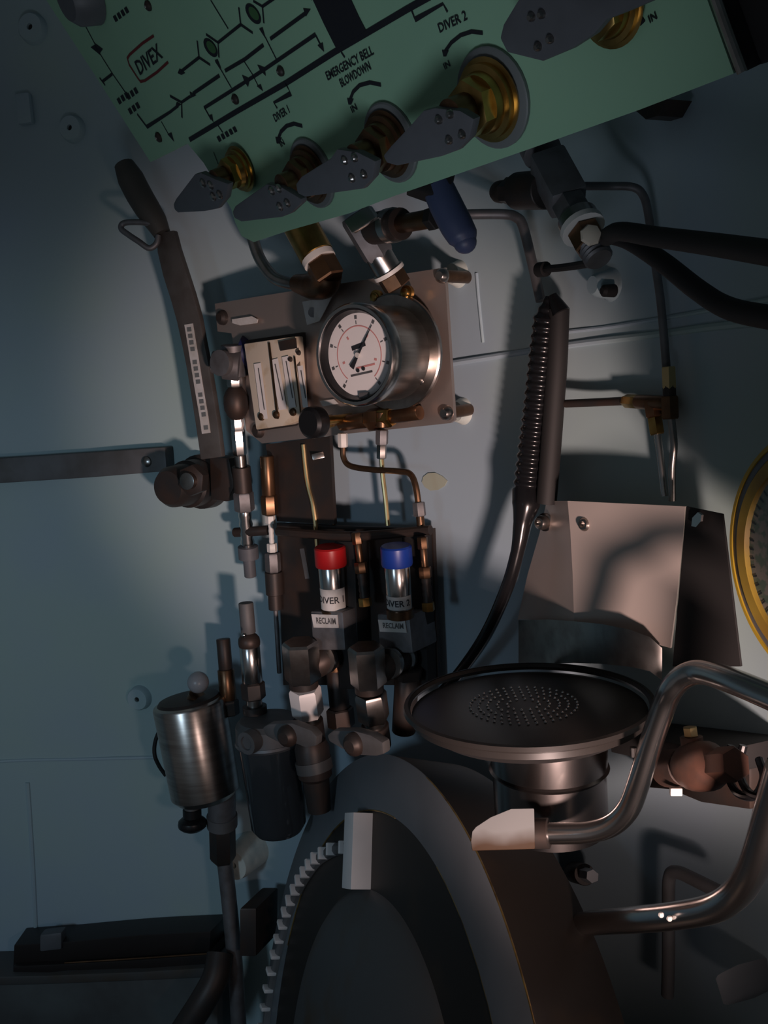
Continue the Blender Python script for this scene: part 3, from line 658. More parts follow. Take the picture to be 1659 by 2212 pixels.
# flat bar with bolt, far left
t = thing('flat_bar', 'dark grey flat steel bar running off the left side of the photo', 'bar', W(180, 1010))
link('bar', strip([(-420, 1046, 27), (-200, 1030, 27), (60, 1013, 27), (200, 1004, 27), (358, 992, 26)], 0.022, 0.022), 'steel_rough', t, bevel=0.0025)
c = W(318, 997, 0.022); n = wn(c)
link('bolt_head', MB().lathe(c, c+n*0.006, [(0, 0.009), (0.6, 0.008), (1, 0.004)], 14), 'steel', t)
for x, y in [(20, 1015), (340, 994)]:
    c = W(x, y); n = wn(c); link('spacer', MB().cyl(c-n*0.002, c+n*0.004, 0.008, 12), 'dark_iron', t)

# ------------------------------------------------------------------ fitting columns left of the gauge panel
A, B = W(512, 905, 0.075), W(541, 1245, 0.045)
A0 = W(502, 745, 0.085)
t = thing('sampling_line', 'tall column of steel fittings left of the flow meter', 'pipe fitting', B)
fit_chain(t, A0, A, [(0.0, 0.42, 26, 'steel_dull', 'cyl', 'needle_valve'), (0.34, 0.56, 17, 'steel', 'hex', 'bonnet'), (0.56, 1.0, 27, 'dark_iron', 'ball', 'round_body')])
fit_chain(t, W(458, 782, 0.10), W(520, 790, 0.08), [(0, 0.42, 24, 'steel_dull', 'cyl', 'side_cap'), (0.42, 1.0, 34, 'steel_dull', 'cyl', 'side_body')])
c = W(483, 784, 0.112); link('swivel_ring', MB().cyl(c, c+wn(c)*0.008, pxm(28, c), 20), 'steel_dull', t)
fit_chain(t, W(508, 755, 0.075), W(548, 770, 0.06), [(0.1, 1.0, 34, 'blue_dark', 'cyl', 'blue_cap')])
fit_chain(t, A, B, [(-0.02, 0.08, 14, 'steel_bright', 'hex', 'top_nut'), (0.06, 0.22, 15, 'steel_bright', 'hex', 'long_nut'), (0.22, 0.29, 13, 'steel', 'cyl', 'ferrule'), (0.29, 0.45, 20, 'dark_iron', 'cyl', 'check_valve'),
     (0.45, 0.57, 22, 'steel_dull', 'hex', 'union_nut'), (0.57, 0.80, 15, 'steel_bright', 'rib', 'ribbed_barrel'), (0.80, 0.88, 22, 'handle_grey', 'cyl', 'dust_cap'), (0.88, 1.0, 13, 'handle_grey', 'cyl', 'probe_tip')])
link('cross_arm', MB().tube([W(508, 1150, 0.055), W(545, 1148, 0.055), W(580, 1145, 0.05)], pxm(11, A), 12), 'dark_iron', t)
A, B = W(576, 985, 0.06), W(600, 1395, 0.05)
t = thing('supply_line', 'column of fittings with two white nuts left of the red cap', 'pipe fitting', B)
fit_chain(t, A, B, [(0, 0.20, 15, 'brass_brown', 'cyl', 'upper_barrel'), (0.2, 0.30, 18, 'brass_brown', 'hex', 'union_nut'), (0.305, 0.345, 11, 'white_plastic', 'hex', 'white_nut'), (0.345, 0.45, 6, 'white_plastic', 'rib', 'white_stem'), (0.45, 0.495, 11, 'white_plastic', 'hex', 'white_nut'),
     (0.5, 0.6, 17, 'steel_dull', 'hex', 'lower_nut'), (0.6, 0.72, 19, 'dark_iron', 'cyl', 'elbow'), (0.72, 0.80, 15, 'dark_iron', 'cyl', 'sleeve'), (0.8, 1.15, 5, 'steel_dull', 'cyl', 'down_tube')])

# ------------------------------------------------------------------ regulator board with the two reclaim valves
RN = V((-math.sin(math.radians(36)), -math.cos(math.radians(36)), 0)).normalized()
RP = Plane(W(948, 1300, 0.02), RN)
rx = V((-RN.y, RN.x, 0)).normalized(); rx = rx if rx.dot(rt) > 0 else -rx
brd = thing('regulator_board', 'dark backing board behind the red and blue capped regulators', 'board', RP(780, 1480))
link('lower_plate', MB().prism([RP(x, y) for x, y in [(598, 1130), (722, 1136), (935, 1142), (948, 1480), (612, 1480)]], -RN*0.006), 'dark_iron', brd)
link('upper_plate', MB().prism([RP(x, y) for x, y in [(574, 960), (712, 942), (722, 1132), (598, 1126)]], -RN*0.006), 'dark_iron', brd)
link('top_rail', MB().tube([RP(600, 1148, 0.03), RP(760, 1158, 0.03), RP(930, 1145, 0.03)], 0.006, 10), 'dark_iron', brd)
link('side_rail', MB().prism([RP(x, y, 0.0) for x, y in [(752, 1160), (796, 1162), (806, 1475), (762, 1475)]], RN*0.03), 'black_matte', brd, bevel=0.003)
link('end_rail', MB().prism([RP(x, y, 0.0) for x, y in [(888, 1150), (934, 1150), (946, 1478), (898, 1478)]], RN*0.022), 'black_matte', brd, bevel=0.003)
link('scraped_strip', MB().ribbon([RP(652, 1185, 0.0006), RP(664, 1250, 0.0006)], 0.008, RN), 'steel_rough', brd)

def wrap_on(A, B, r):
    ax = (B-A).normalized(); toc = (CAM-A); toc = (toc-ax*toc.dot(ax)).normalized()
    def f(p):
        d = p-A; h = d.dot(ax); q = d-ax*h; s = q.dot(ax.cross(toc)); a = s/r
        return A + ax*h + (toc*math.cos(a) + ax.cross(toc)*math.sin(a))*r
    return f
def label_band(A, B, t0, t1, r, a0, a1, material, parent, name):
    ax = (B-A).normalized(); toc = (CAM-A); toc = (toc-ax*toc.dot(ax)).normalized(); sdv = ax.cross(toc)
    if sdv.dot(rt) < 0: sdv = -sdv
    n = 14; vs = []
    for tt in (t0, t1):
        for i in range(n+1):
            a = math.radians(a0+(a1-a0)*i/n); vs.append(A+(B-A)*tt + (toc*math.cos(a)+sdv*math.sin(a))*r)
    return link(name, MB().add(vs, [[i, i+1, n+2+i, n+1+i] for i in range(n)]), material, parent)
def regulator(label, x0, y0, x1, y1, capmat, word, lab, by, tag_box):
    A, B = W(x0, y0, 0.085), W(x1, y1, 0.08); k = pxm(1, (A+B)/2)
    t = thing('reclaim_regulator', label, 'regulator', B, 'capped reclaim regulators on the dark board')
    link('cap', MB().lathe(A, A+(B-A)*0.31, [(0, 31*k), (0.08, 34*k), (0.9, 34.5*k), (1, 33*k)], 32), capmat, t)
    link('barrel', MB().cyl(A+(B-A)*0.28, A+(B-A)*1.02, 28*k, 32, bev=0.02), 'steel_bright', t)
    label_band(A, B, lab[0], lab[1], 28.4*k, -80, 62, 'tape_white', t, 'paper_label')
    # wrapped lettering
    ax = (B-A).normalized(); toc = (CAM-A); toc = (toc-ax*toc.dot(ax)).normalized(); sdv = ax.cross(toc); sdv = sdv if sdv.dot(rt) > 0 else -sdv
    r = 28.7*k; mid = A + (B-A)*((lab[0]+lab[1])/2) + toc*r
    L = 68*k; hh = 15*k
    wr = lambda p: (lambda s, h: A + ax*h + (toc*math.cos(s/r)+sdv*math.sin(s/r))*r)((p-A).dot(sdv), (p-A).dot(ax))
    a_ = mid - sdv*L*0.60 + ax*hh*0.5; b_ = mid + sdv*L*0.36 + ax*hh*0.5
    txt(word, a_, b_, a_-ax*hh, 'print_black', t, 'lettering', wrap=wr)
    link('base_ring', MB().cyl(A+(B-A)*1.0, A+(B-A)*1.14, 30*k, 28), 'brass_brown', t)
    # square valve body with engraved name plate
    bx = [RP(x, y, 0.055) for x, y in by]
    link('valve_block', MB().prism(bx, -RN*0.055), 'steel_dull', t, bevel=0.003)
    pl = [RP(x, y, 0.0555) for x, y in tag_box]
    np_ = link('name_plate', MB().prism(pl, RN*0.0015), 'tape_white', t)
    q = [RP(x, y, 0.0575) for x, y in tag_box]
    ex = (q[1]-q[0]); ey = (q[0]-q[3])
    txt('RECLAIM', q[3]+ex*0.12+ey*0.28, q[3]+ex*0.88+ey*0.28, q[3]+ex*0.12+ey*0.74, 'steel_rough', t, 'plate_lettering')
    return t
regulator('steel regulator with a red cap and paper label, on the dark board', 712, 1180, 722, 1314, 'red_cap', 'DIVER 1', (0.64, 0.98), [(670, 1320), (740, 1322), (746, 1405), (676, 1405)], [(674, 1326), (729, 1328), (732, 1356), (679, 1355)])
regulator('steel regulator with a blue cap and paper label, on the dark board', 855, 1178, 864, 1314, 'blue_cap', 'DIVER 2', (0.76, 0.97), [(814, 1326), (884, 1330), (892, 1412), (820, 1410)], [(818, 1338), (876, 1340), (880, 1366), (822, 1364)])

# small brass valves beside each regulator
def side_valve(label, pix):
    A, B = W(*pix[0]), W(*pix[1])
    t = thing('relief_valve', label, 'valve', B, 'slim brown relief valves beside the regulators')
    fit_chain(t, A, B, [(0, 0.16, 12, 'brass_brown', 'hex', 'top_nut'), (0.14, 0.4, 8, 'brass_brown', 'cyl', 'neck'), (0.4, 0.55, 14, 'brass_brown', 'hex', 'union_nut'), (0.55, 0.9, 11, 'dark_iron', 'rib', 'spring_barrel'), (0.88, 1.0, 14, 'brass', 'hex', 'tail_nut')])
side_valve('slim brown relief valve between the red and blue capped regulators', ((770, 1150, 0.07), (790, 1310, 0.07)))
side_valve('slim brown relief valve at the right edge of the dark board', ((912, 1160, 0.06), (926, 1320, 0.06)))
t = thing('tube_union', 'small pale union where the looping copper tube meets the board', 'pipe fitting', W(906, 1110, 0.045))
fit_chain(t, W(904, 1085, 0.045), W(912, 1160, 0.045), [(0, 0.4, 14, 'steel_dull', 'hex', 'nut'), (0.4, 0.8, 9, 'brass_brown', 'cyl', 'tail'), (0.7, 1.0, 12, 'dark_iron', 'hex', 'base_nut')])

# elbow valves under the regulators: tall hex nut, elbow with chrome ring, lower union
def elbow(label, x, y, bright):
    A, B = W(x+44, y, 0.12), W(x+60, y+98, 0.115); k = pxm(1, A)
    A, B = W(x, y, 0.12), W(x+8, y+95, 0.115)
    t = thing('elbow_union', label, 'pipe fitting', W(x+20, y+210, 0.1), 'hex elbow unions below the regulators')
    ax = (B-A).normalized()
    link('hex_nut', MB().lathe(A, A+(B-A)*0.88, [(0, 36*k), (0.06, 41*k), (0.94, 41*k), (1, 37*k)], 6, 0.55), 'steel', t)
    link('nut_collar', MB().cyl(A+(B-A)*0.86, A+(B-A)*1.02, 33*k, 24), 'dark_iron', t)
    E0 = W(x+24, y+28, 0.10)
    link('elbow_body', MB().tube([W(x+20, y+52, 0.1), W(x+45, y+42, 0.09), W(x+66, y+28, 0.075), W(x+88, y+22, 0.055)], [34*k, 33*k, 33*k, 32*k], 20, 5), 'dark_iron', t)
    for dx, dy, o, rr in ((52, 36, 0.09, 36), (76, 26, 0.066, 38)):
        c = W(x+dx, y+dy, o); d = (W(x+dx+10, y+dy-4, o-0.01)-c).normalized()
        link('chrome_ring', MB().lathe(c-d*0.004, c+d*0.004, [(0, rr*k*0.95), (0.5, rr*k), (1, rr*k*0.95)], 28), 'steel', t)
    A2, B2 = W(x+10, y+100, 0.115), W(x+26, y+215, 0.1)
    fit_chain(t, A2, B2, [(0, 0.5, 35, 'block_steel' if bright else 'steel', 'hex', 'lower_nut'), (0.48, 0.62, 24, 'steel', 'cyl', 'ferrule'), (0.6, 1.0, 30, 'dark_iron', 'cyl', 'lower_body')])
elbow('hex elbow union with a bright pale lower nut, below the red cap', 648, 1386, True)
elbow('hex elbow union with a dull lower nut, below the blue cap', 790, 1396, False)
t = thing('pipe_stub', 'dark pipe stub standing between the two elbow unions', 'pipe', W(735, 1560, 0.06))
fit_chain(t, W(724, 1432, 0.06), W(738, 1570, 0.06), [(0, 0.1, 26, 'brass_brown', 'cyl', 'collar'), (0.1, 0.7, 22, 'dark_iron', 'cyl', 'barrel'), (0.7, 1.0, 30, 'dark_iron', 'hex', 'foot_nut')])
t = thing('pipe_stub', 'dark pipe stub below the board right corner, beside the dish', 'pipe', W(890, 1560, 0.06))
fit_chain(t, W(880, 1440, 0.06), W(872, 1580, 0.06), [(0, 0.16, 36, 'dark_iron', 'hex', 'collar'), (0.16, 1.0, 26, 'dark_iron', 'cyl', 'barrel')])

# ------------------------------------------------------------------ filter column, canister, bowl (lower left cluster)
A, B = W(531, 1302, 0.10), W(553, 1560, 0.10)
t = thing('relief_filter', 'slim steel filter column with a bright dot, above the clear bowl', 'filter', B)
fit_chain(t, A, B, [(0, 0.25, 16, 'steel_rough', 'cyl', 'top_cap'), (0.25, 0.40, 24, 'dark_iron', 'ball', 'shoulder'), (0.36, 0.66, 22, 'steel_bright', 'cyl', 'barrel'), (0.66, 0.80, 26, 'dark_iron', 'hex', 'hex_foot'), (0.80, 0.86, 17, 'steel', 'cyl', 'neck'), (0.86, 0.92, 26, 'dark_iron', 'cyl', 'black_band'), (0.92, 0.99, 19, 'steel', 'cyl', 'base_ring')])
c = W(527, 1372, 0.128); link('grease_nipple', MB().ball(c, pxm(5.5, c)), 'steel_bright', t)
A, B = W(482, 1380, 0.06), W(496, 1545, 0.07)
t = thing('needle_valve', 'slim dark brown valve stem leaning beside the filter column', 'valve', B)
fit_chain(t, A, B, [(0, 0.4, 15, 'dark_iron', 'cyl', 'stem_cap'), (0.4, 0.8, 18, 'brass_brown', 'cyl', 'barrel'), (0.8, 1.0, 22, 'dark_iron', 'hex', 'foot_nut')])

A, B = W(408, 1512, 0.10), W(446, 1722, 0.10); k = pxm(1, (A+B)/2); ax = (B-A).normalized()
t = thing('steel_canister', 'brushed steel canister with a grey ball cap on the left wall', 'canister', B)
link('drum', MB().lathe(A, B, [(0, 66*k), (0.02, 76*k), (0.04, 78*k), (0.94, 74*k), (1.0, 62*k)], 40), 'steel_brushed', t)
link('lid', MB().lathe(A-ax*0.006, A+ax*0.004, [(0, 40*k), (0.3, 64*k), (1, 72*k)], 40), 'dark_iron', t)
link('neck', MB().cyl(W(428, 1502, 0.105), W(424, 1530, 0.105)-ax*0.01, 20*k, 18), 'brass_brown', t)
c = W(428, 1474, 0.105); link('ball_cap', MB().ball(c, 23*k, 18, 10), 'ball_grey', t)
link('band_clamp', MB().tube([W(352, 1560, 0.07), W(336, 1600, 0.08), W(334, 1630, 0.085), W(344, 1655, 0.08), W(358, 1675, 0.075)], 4.5*k, 10), 'black_matte', t)
A2, B2 = W(414, 1716, 0.11), W(416, 1795, 0.115)
fit_chain(t, A2, B2, [(0, 0.45, 16, 'steel_rough', 'cyl', 'drain_neck'), (0.4, 0.62, 20, 'black_plastic', 'cyl', 'knob_collar'), (0.6, 1.0, 31, 'black_plastic', 'ball', 'drain_knob')])
A2, B2 = W(478, 1700, 0.09), W(482, 1865, 0.08)
fit_chain(t, A2, B2, [(0, 0.38, 30, 'steel_dull', 'cyl', 'outlet_hub'), (0.36, 0.5, 33, 'steel_rough', 'cyl', 'outlet_collar'), (0.5, 0.95, 28, 'dark_iron', 'hex', 'outlet_nut')])
pipe('drain_pipe', [(484, 1850, 0.075), (493, 1930, 0.075), (503, 2030, 0.08), (511, 2130, 0.085), (518, 2260, 0.09)], 17, 'steel_dull', 'steel drain pipe running down from the canister outlet')

t = thing('filter_bowl', 'dark clear filter bowl with a grey clamp head', 'filter', W(596, 1800, 0.11))
A, B = W(582, 1590, 0.11), W(604, 1800, 0.11); k = pxm(1, A)
link('bowl', MB().lathe(A, B, [(0, 66*k), (0.05, 68*k), (0.9, 60*k), (0.97, 50*k), (1, 30*k)], 36), 'bowl_glass', t)
link('head', MB().lathe(W(578, 1552, 0.11), W(582, 1600, 0.11), [(0, 60*k), (0.2, 70*k), (1, 72*k)], 36), 'steel_rough', t)
link('head_rim', MB().lathe(W(582, 1594, 0.11), W(583, 1604, 0.11), [(0, 73*k), (0.5, 75*k), (1, 72*k)], 36), 'steel_dull', t)
c = W(536, 1604, 0.16); n = wn(c); link('latch', MB().lathe(c-n*0.01, c+n*0.004, [(0, 24*k), (1, 24*k), (1, 15*k), (0.8, 14*k)], 20), 'steel_rough', t)
bw = [W(646, 1590, 0.13), W(700, 1680, 0.1)]
t = thing('oval_flange', 'grey oval flange with a dark bolt, over the clear bowl', 'flange', W(628, 1605, 0.165), 'grey oval flanges')
def oval(t, pix, bolt, off, k):
    n = wn(W(*bolt)); link('flange_plate', MB().prism([W(x, y, off) for x, y in pix], -n*0.014), 'steel_rough', t, bevel=0.003)
    c = W(*bolt, off); link('bolt', MB().lathe(c, c+n*0.012, [(0, 22*k), (0.4, 22*k), (0.7, 19*k), (1, 12*k)], 18), 'dark_iron', t)
oval(t, [(566, 1572), (580, 1564), (630, 1562), (672, 1578), (684, 1592), (682, 1612), (660, 1616), (640, 1608), (600, 1604), (574, 1590)], (624, 1588), 0.168, k)
t = thing('oval_flange', 'grey oval flange with a dark bolt, right above the hatch ring', 'flange', W(770, 1625, 0.165), 'grey oval flanges')
oval(t, [(706, 1588), (720, 1578), (762, 1578), (800, 1588), (826, 1604), (828, 1630), (812, 1634), (770, 1632), (738, 1618), (710, 1602)], (768, 1606), 0.165, k)
t = thing('strainer_body', 'dark cylinder body between the clear bowl and the hatch ring', 'filter', W(690, 1750, 0.1))
link('body', MB().lathe(W(672, 1600, 0.12), W(690, 1750, 0.12), [(0, 30*k), (0.1, 36*k), (0.5, 35*k), (0.55, 28*k), (1, 24*k)], 24), 'dark_iron', t)
t2 = link('collar', MB().cyl(W(676, 1640, 0.12), W(681, 1664, 0.12), 38*k, 24), 'hatch_dark', t)

# ------------------------------------------------------------------ bottom left: bench edge, dark locker
zb = W(200, 2050).z
t = thing('bench_rail', 'dark bench rail at the bottom left below the wall', 'bench', W(220, 2080, 0.1))
def wbar(name, pix, off0, off1, material, parent, bevel=0.002):
    """bar following the wall: top edge pixels and bottom edge pixels at offset off0, back at off1"""
    top, bot = pix; n = len(top)
    a = [W(x, y, off0) for x, y in top]; b = [W(x, y, off0) for x, y in bot]
    ext0 = [-wn(p)*(off0-off1) for p in a]; ext1 = [-wn(p)*(off0-off1) for p in b]
    vs = a + b + [p+e for p, e in zip(a, ext0)] + [p+e for p, e in zip(b, ext1)]; fs = [[0, n, 3*n, 2*n], [n-1, 3*n-1, 4*n-1, 2*n-1]]
    for i in range(n-1): fs += [[i, i+1, n+i+1, n+i], [2*n+i, 3*n+i, 3*n+i+1, 2*n+i+1], [i, 2*n+i, 2*n+i+1, i+1], [n+i, n+i+1, 3*n+i+1, 3*n+i]]
    return link(name, MB().add(vs, fs), material, parent, bevel=bevel)
wbar('rail', ([(30, 2042), (150, 2034), (300, 2020), (455, 2012)], [(28, 2092), (150, 2085), (300, 2076), (452, 2068)]), 0.05, 0.0, 'bench_black', t)
wbar('lower_rail', ([(28, 2088), (150, 2082), (300, 2074), (455, 2062)], [(28, 2106), (150, 2102), (300, 2096), (450, 2090)]), 0.06, 0.0, 'bench_black', t)
wbar('bench_edge', ([(-420, 2124), (-80, 2112), (100, 2108), (300, 2100), (470, 2090)], [(-420, 2142), (-80, 2130), (100, 2126), (300, 2118), (470, 2110)]), 0.07, 0.0, 'hatch_dark', t)
wbar('bench_side', ([(-420, 2142), (-80, 2130), (100, 2126), (300, 2118), (470, 2110)], [(-420, 2330), (-80, 2330), (100, 2330), (300, 2330), (470, 2330)]), 0.065, 0.0, 'floor_paint', t)
link('brown_line', MB().tube([W(140, 2080, 0.062), W(300, 2070, 0.062), W(450, 2060, 0.062)], 0.0015, 6), 'brass_brown', t)
c = W(115, 2028, 0.045); link('clip', MB().box(c, camv(0.018, 0.002, 0), camv(0, 0.014, 0), camv(0, 0, 0.012)), 'handle_grey', t, bevel=0.004)
tag(link('corner_hose', MB().tube([W(476, 2060, 0.10), W(466, 2110, 0.12), W(440, 2160, 0.14), W(395, 2230, 0.16)], 0.02, 14), 'dark_iron'), 'dark bent hose in the corner right of the bench', 'hose')
tag(link('lower_bracket', MB().box(W(560, 1990, 0.07), camv(0.012, 0, 0), camv(0, 0.035, 0), wn(W(560, 1990))*0.03), 'dark_iron', bevel=0.003), 'dark bracket on the wall left of the hatch ring', 'bracket')

# ------------------------------------------------------------------ hatch
HC = CAM + V((-0.0728, 0.8396, -0.7670)); yw, tl = math.radians(19.5), math.radians(15.06)
HN = V((-math.cos(yw)*math.cos(tl), -math.sin(yw)*math.cos(tl), math.sin(tl)))
HP = Plane(HC, HN); RO, RI = 0.396, 0.333
t = thing('bell_hatch', 'huge dark round hatch with a raised grey flange ring at the bottom', 'hatch', HC - V((0, 0, 0.38)))
hatch = t
link('flange_ring', MB().lathe(HC-HN*0.016, HC, [(0, RO-0.02), (0.9, RO-0.012), (0.93, RO), (1.0, RO-0.001), (1.0, RI), (0.1, RI-0.003), (0.1, RI-0.02)], 160, annular=True), 'hatch_paint', t, smooth=50)
link('rim', MB().lathe(HC-HN*0.098, HC-HN*0.001, [(0, RO-0.03), (0.12, RO-0.006), (0.98, RO-0.0006), (1, RO-0.0006)], 160), 'rim_brown', t, smooth=50)
link('recess_disc', MB().lathe(HC-HN*0.02, HC-HN*0.013, [(0, RI+0.002), (1, RI+0.002)], 120), 'hatch_paint', t)
DMR = (Plane(HC-HN*0.013, HN)(775, 1920)-HC).length
link('dome', MB().lathe(HC-HN*0.014, HC+HN*0.03, [(0, DMR), (0.25, DMR*0.995), (0.45, DMR*0.95), (0.72, DMR*0.8), (0.9, DMR*0.55), (0.98, DMR*0.25), (1, 0)], 120), 'hatch_dark', t, smooth=60)
def hring(r, lift, a0, a1, rad, material, name):
    hx = V((0, 0, 1)).cross(HN).normalized(); hy = HN.cross(hx)
    return link(name, MB().tube([HC+HN*lift+(hx*math.cos(math.radians(a))+hy*math.sin(math.radians(a)))*r for a in [a0+(a1-a0)*i/60 for i in range(61)]], rad, 8, 0), material, t)
# brass-coloured worn edges
hring(DMR*0.998, -0.005, 95, 175, 0.0015, 'gold_edge', 'worn_edge')
hring(RI, -0.001, 5, 80, 0.0012, 'gold_edge', 'worn_edge')
hring(RI, -0.001, 100, 175, 0.0012, 'gold_edge', 'worn_edge')
hring(RO-0.001, -0.001, 5, 90, 0.0010, 'gold_edge', 'worn_edge')
# square stop block and wedge lug
HD = Plane(HC-HN*0.013, HN)
p0, p1 = HD(826, 1757), HD(822, 1922)
hv = (p1-p0).normalized(); bt = HN.cross(hv).normalized()
if bt.dot(fw) < 0: bt = -bt
link('stop_block', MB().prism([p0, p0+HN*0.036, p1+HN*0.036, p1], bt*0.03), 'block_steel', t, bevel=0.001)
# toothed sector
teeth = [(735, 1830), (708, 1834), (690, 1843), (674, 1854), (662, 1868), (651, 1884), (640, 1902), (630, 1922), (620, 1945), (611, 1970), (603, 1997), (595, 2028), (587, 2062), (579, 2098), (572, 2136), (566, 2176), (561, 2218)]
HT = Plane(HC+HN*0.012, HN)
tp = [HT(*p) for p in teeth]
sec = link('toothed_sector', MB().tube([p-HN*0.012 for p in tp], 0.008, 10, 3), 'steel_rough', t)
for i in range(len(tp)):
    a = tp[max(i-1, 0)]; b = tp[min(i+1, len(tp)-1)]; tg = (b-a).normalized(); rd = HN.cross(tg).normalized()
    link('tooth', MB().box(tp[i]-HN*0.006, tg*0.0028, rd*0.0075, HN*0.008), 'block_steel', sec, bevel=0.0012)  # near-white colour stands in for the glints on the dark teeth
link('sector_end', MB().box(HT(752, 1830)-HN*0.004, (tp[0]-tp[1]).normalized()*0.012, HN.cross((tp[0]-tp[1]).normalized())*0.006, HN*0.006), 'steel_bright', sec, bevel=0.001)
# wedge lug on the rim
dl = 0.66
zl = D(1085, 1838, dl).z; stained('lug_steel', (0.125, 0.13, 0.13), (0.035, 0.018, 0.008), zl+0.002, zl+0.016)
lug = [(1017, 1818), (1020, 1796), (1028, 1786), (1060, 1765), (1104, 1747), (1154, 1746), (1156, 1834), (1020, 1838)]
link('wedge_lug', MB().prism([D(x, y, dl) for x, y in lug], (D(1085, 1790, dl+0.06)-D(1085, 1790, dl))), 'lug_steel', t, bevel=0.001)

# stainless grab handles
hd = thing('grab_handle', 'polished stainless grab handle bent in a Z beside the dish', 'handle', D(1290, 1795, 0.68))
hpts = [(1150, 1800, 0.72), (1220, 1800, 0.71), (1280, 1796, 0.70), (1325, 1780, 0.69), (1358, 1746, 0.68), (1380, 1690, 0.67), (1408, 1600, 0.655), (1436, 1520, 0.64), (1452, 1486, 0.63), (1480, 1460, 0.62), (1520, 1452, 0.605), (1590, 1474, 0.57), (1700, 1520, 0.53)]
link('bent_tube', MB().tube([D(*p) for p in hpts], 0.0085, 20, 6), 'steel_bright', hd)
link('weld_foot', MB().cyl(D(1148, 1800, 0.72), D(1186, 1800, 0.715), 0.012, 20), 'dark_iron', hd)
hd = thing('grab_handle', 'polished stainless grab handle curving up at the right edge', 'handle', D(1320, 1985, 0.66))
hpts = [(1215, 2000, 0.80), (1300, 1992, 0.74), (1370, 1987, 0.69), (1460, 1978, 0.65), (1540, 1962, 0.62), (1590, 1930, 0.60), (1622, 1884, 0.58), (1642, 1830, 0.565), (1662, 1760, 0.55), (1690, 1660, 0.53)]
link('bent_tube', MB().tube([D(*p) for p in hpts], 0.0098, 20, 6), 'steel_bright', hd)
for x, y in [(1428, 1976), (1446, 1984), (1558, 1956)]:
    p = D(x, y, 0.64 if x < 1500 else 0.605); link('paint_fleck', MB().ball(p, 0.0022, 8, 5), 'tape_white', hd)

# ------------------------------------------------------------------ scrubber dish with perforated lid and wall bracket
DC = D(1139, 1516, 0.78); DR = 0.1085
t = thing('scrubber_dish', 'round dark steel scrubber dish with a perforated lid', 'scrubber', DC - V((0, 0, 0.12)))
Z = V((0, 0, 1))
link('rim', MB().lathe(DC-Z*0.004, DC+Z*0.003, [(0, DR*0.97), (0.4, DR*1.01), (0.9, DR), (1, DR*0.97), (0.9, DR*0.97), (0.5, DR*0.95)], 72, annular=True), 'dish_black', t)
link('lid', MB().lathe(DC-Z*0.010, DC-Z*0.002, [(0, DR*0.95), (0.6, DR*0.94), (0.8, DR*0.86), (1, DR*0.5), (1, 0)], 72), 'dish_black', t)
pm = MB(); dm = MB()
for ring, cnt in ((0.43, 40), (0.36, 34), (0.29, 28), (0.21, 20), (0.13, 12)):
    for i in range(cnt):
        a = 2*math.pi*(i+0.5*(ring*100 % 2))/cnt; c = DC + V((math.cos(a), math.sin(a), 0))*DR*ring - Z*0.0015 + V((-0.004, -0.002, 0))
        pm.lathe(c, c+Z*0.0014, [(0, 0.0013), (0.6, 0.0011), (1, 0.0004)], 6)
pf = link('perforation_glints', pm, 'steel_bright', t); pf['kind'] = 'stuff'  # bright studs stand in for glints at the edges of the holes
BC = D(1205, 1600, 0.80); 
b0 = DC + V((0.016, 0.0, -0.03)); b1 = DC + V((0.016, 0, -0.115))
link('canister', MB().lathe(b0, b1, [(0, 0.052), (0.08, 0.052), (0.34, 0.051), (0.36, 0.053), (0.40, 0.050), (1, 0.050)], 48), 'steel_drum', t)
link('under_plate', MB().lathe(DC-Z*0.03, DC-Z*0.010, [(0, DR*0.55), (0.5, DR*0.8), (1, DR*0.93)], 60), 'black_matte', t)
p = D(1368, 1624, 0.74); link('lid_catch', MB().tube([p+Z*0.004, p-Z*0.004], 0.003, 8, 0), 'steel_bright', t)
# bracket: folded stainless sheet between the wall and the dish
t = thing('scrubber_bracket', 'folded stainless sheet bracket on the wall behind the dish', 'bracket', W(1280, 1440, 0.03))
def sheet(name, pix, offs, material, ext=0.002, parent=t):
    pts = [W(x, y, o) for (x, y), o in zip(pix, offs)]
    n = (pts[1]-pts[0]).cross(pts[2]-pts[0]).normalized(); n = n if n.dot(CAM-pts[0]) > 0 else -n
    return link(name, MB().prism(pts, -n*ext), material, parent, bevel=0.0006)
def bent(name, left, right, ol, orr, material, thick=0.002):
    a = [W(x, y, o) for (x, y), o in zip(left, ol)]; b = [W(x, y, o) for (x, y), o in zip(right, orr)]; n = len(a)
    nn = (b[0]-a[0]).cross(a[1]-a[0]).normalized(); nn = nn if nn.dot(CAM-a[0]) > 0 else -nn
    vs = a + b + [p-nn*thick for p in a] + [p-nn*thick for p in b]; fs = [[0, n, 3*n, 2*n], [n-1, 3*n-1, 4*n-1, 2*n-1]]
    for i in range(n-1): fs += [[i, i+1, n+i+1, n+i], [2*n+i, 3*n+i, 3*n+i+1, 2*n+i+1], [i, 2*n+i, 2*n+i+1, i+1], [n+i, n+i+1, 3*n+i+1, 3*n+i]]
    return link(name, MB().add(vs, fs), material, t, smooth=25)
fold = [(1226, 1082), (1232, 1150), (1237, 1240), (1240, 1342)]
bent('side_sheet', [(1181, 1082), (1166, 1150), (1140, 1240), (1118, 1338)], fold, [0.018]*4, [0.052]*4, 'steel_sheet')
bent('front_sheet', fold, [(1480, 1094), (1474, 1180), (1462, 1290), (1448, 1400)], [0.052]*4, [0.034, 0.034, 0.034, 0.034], 'steel_sheet')
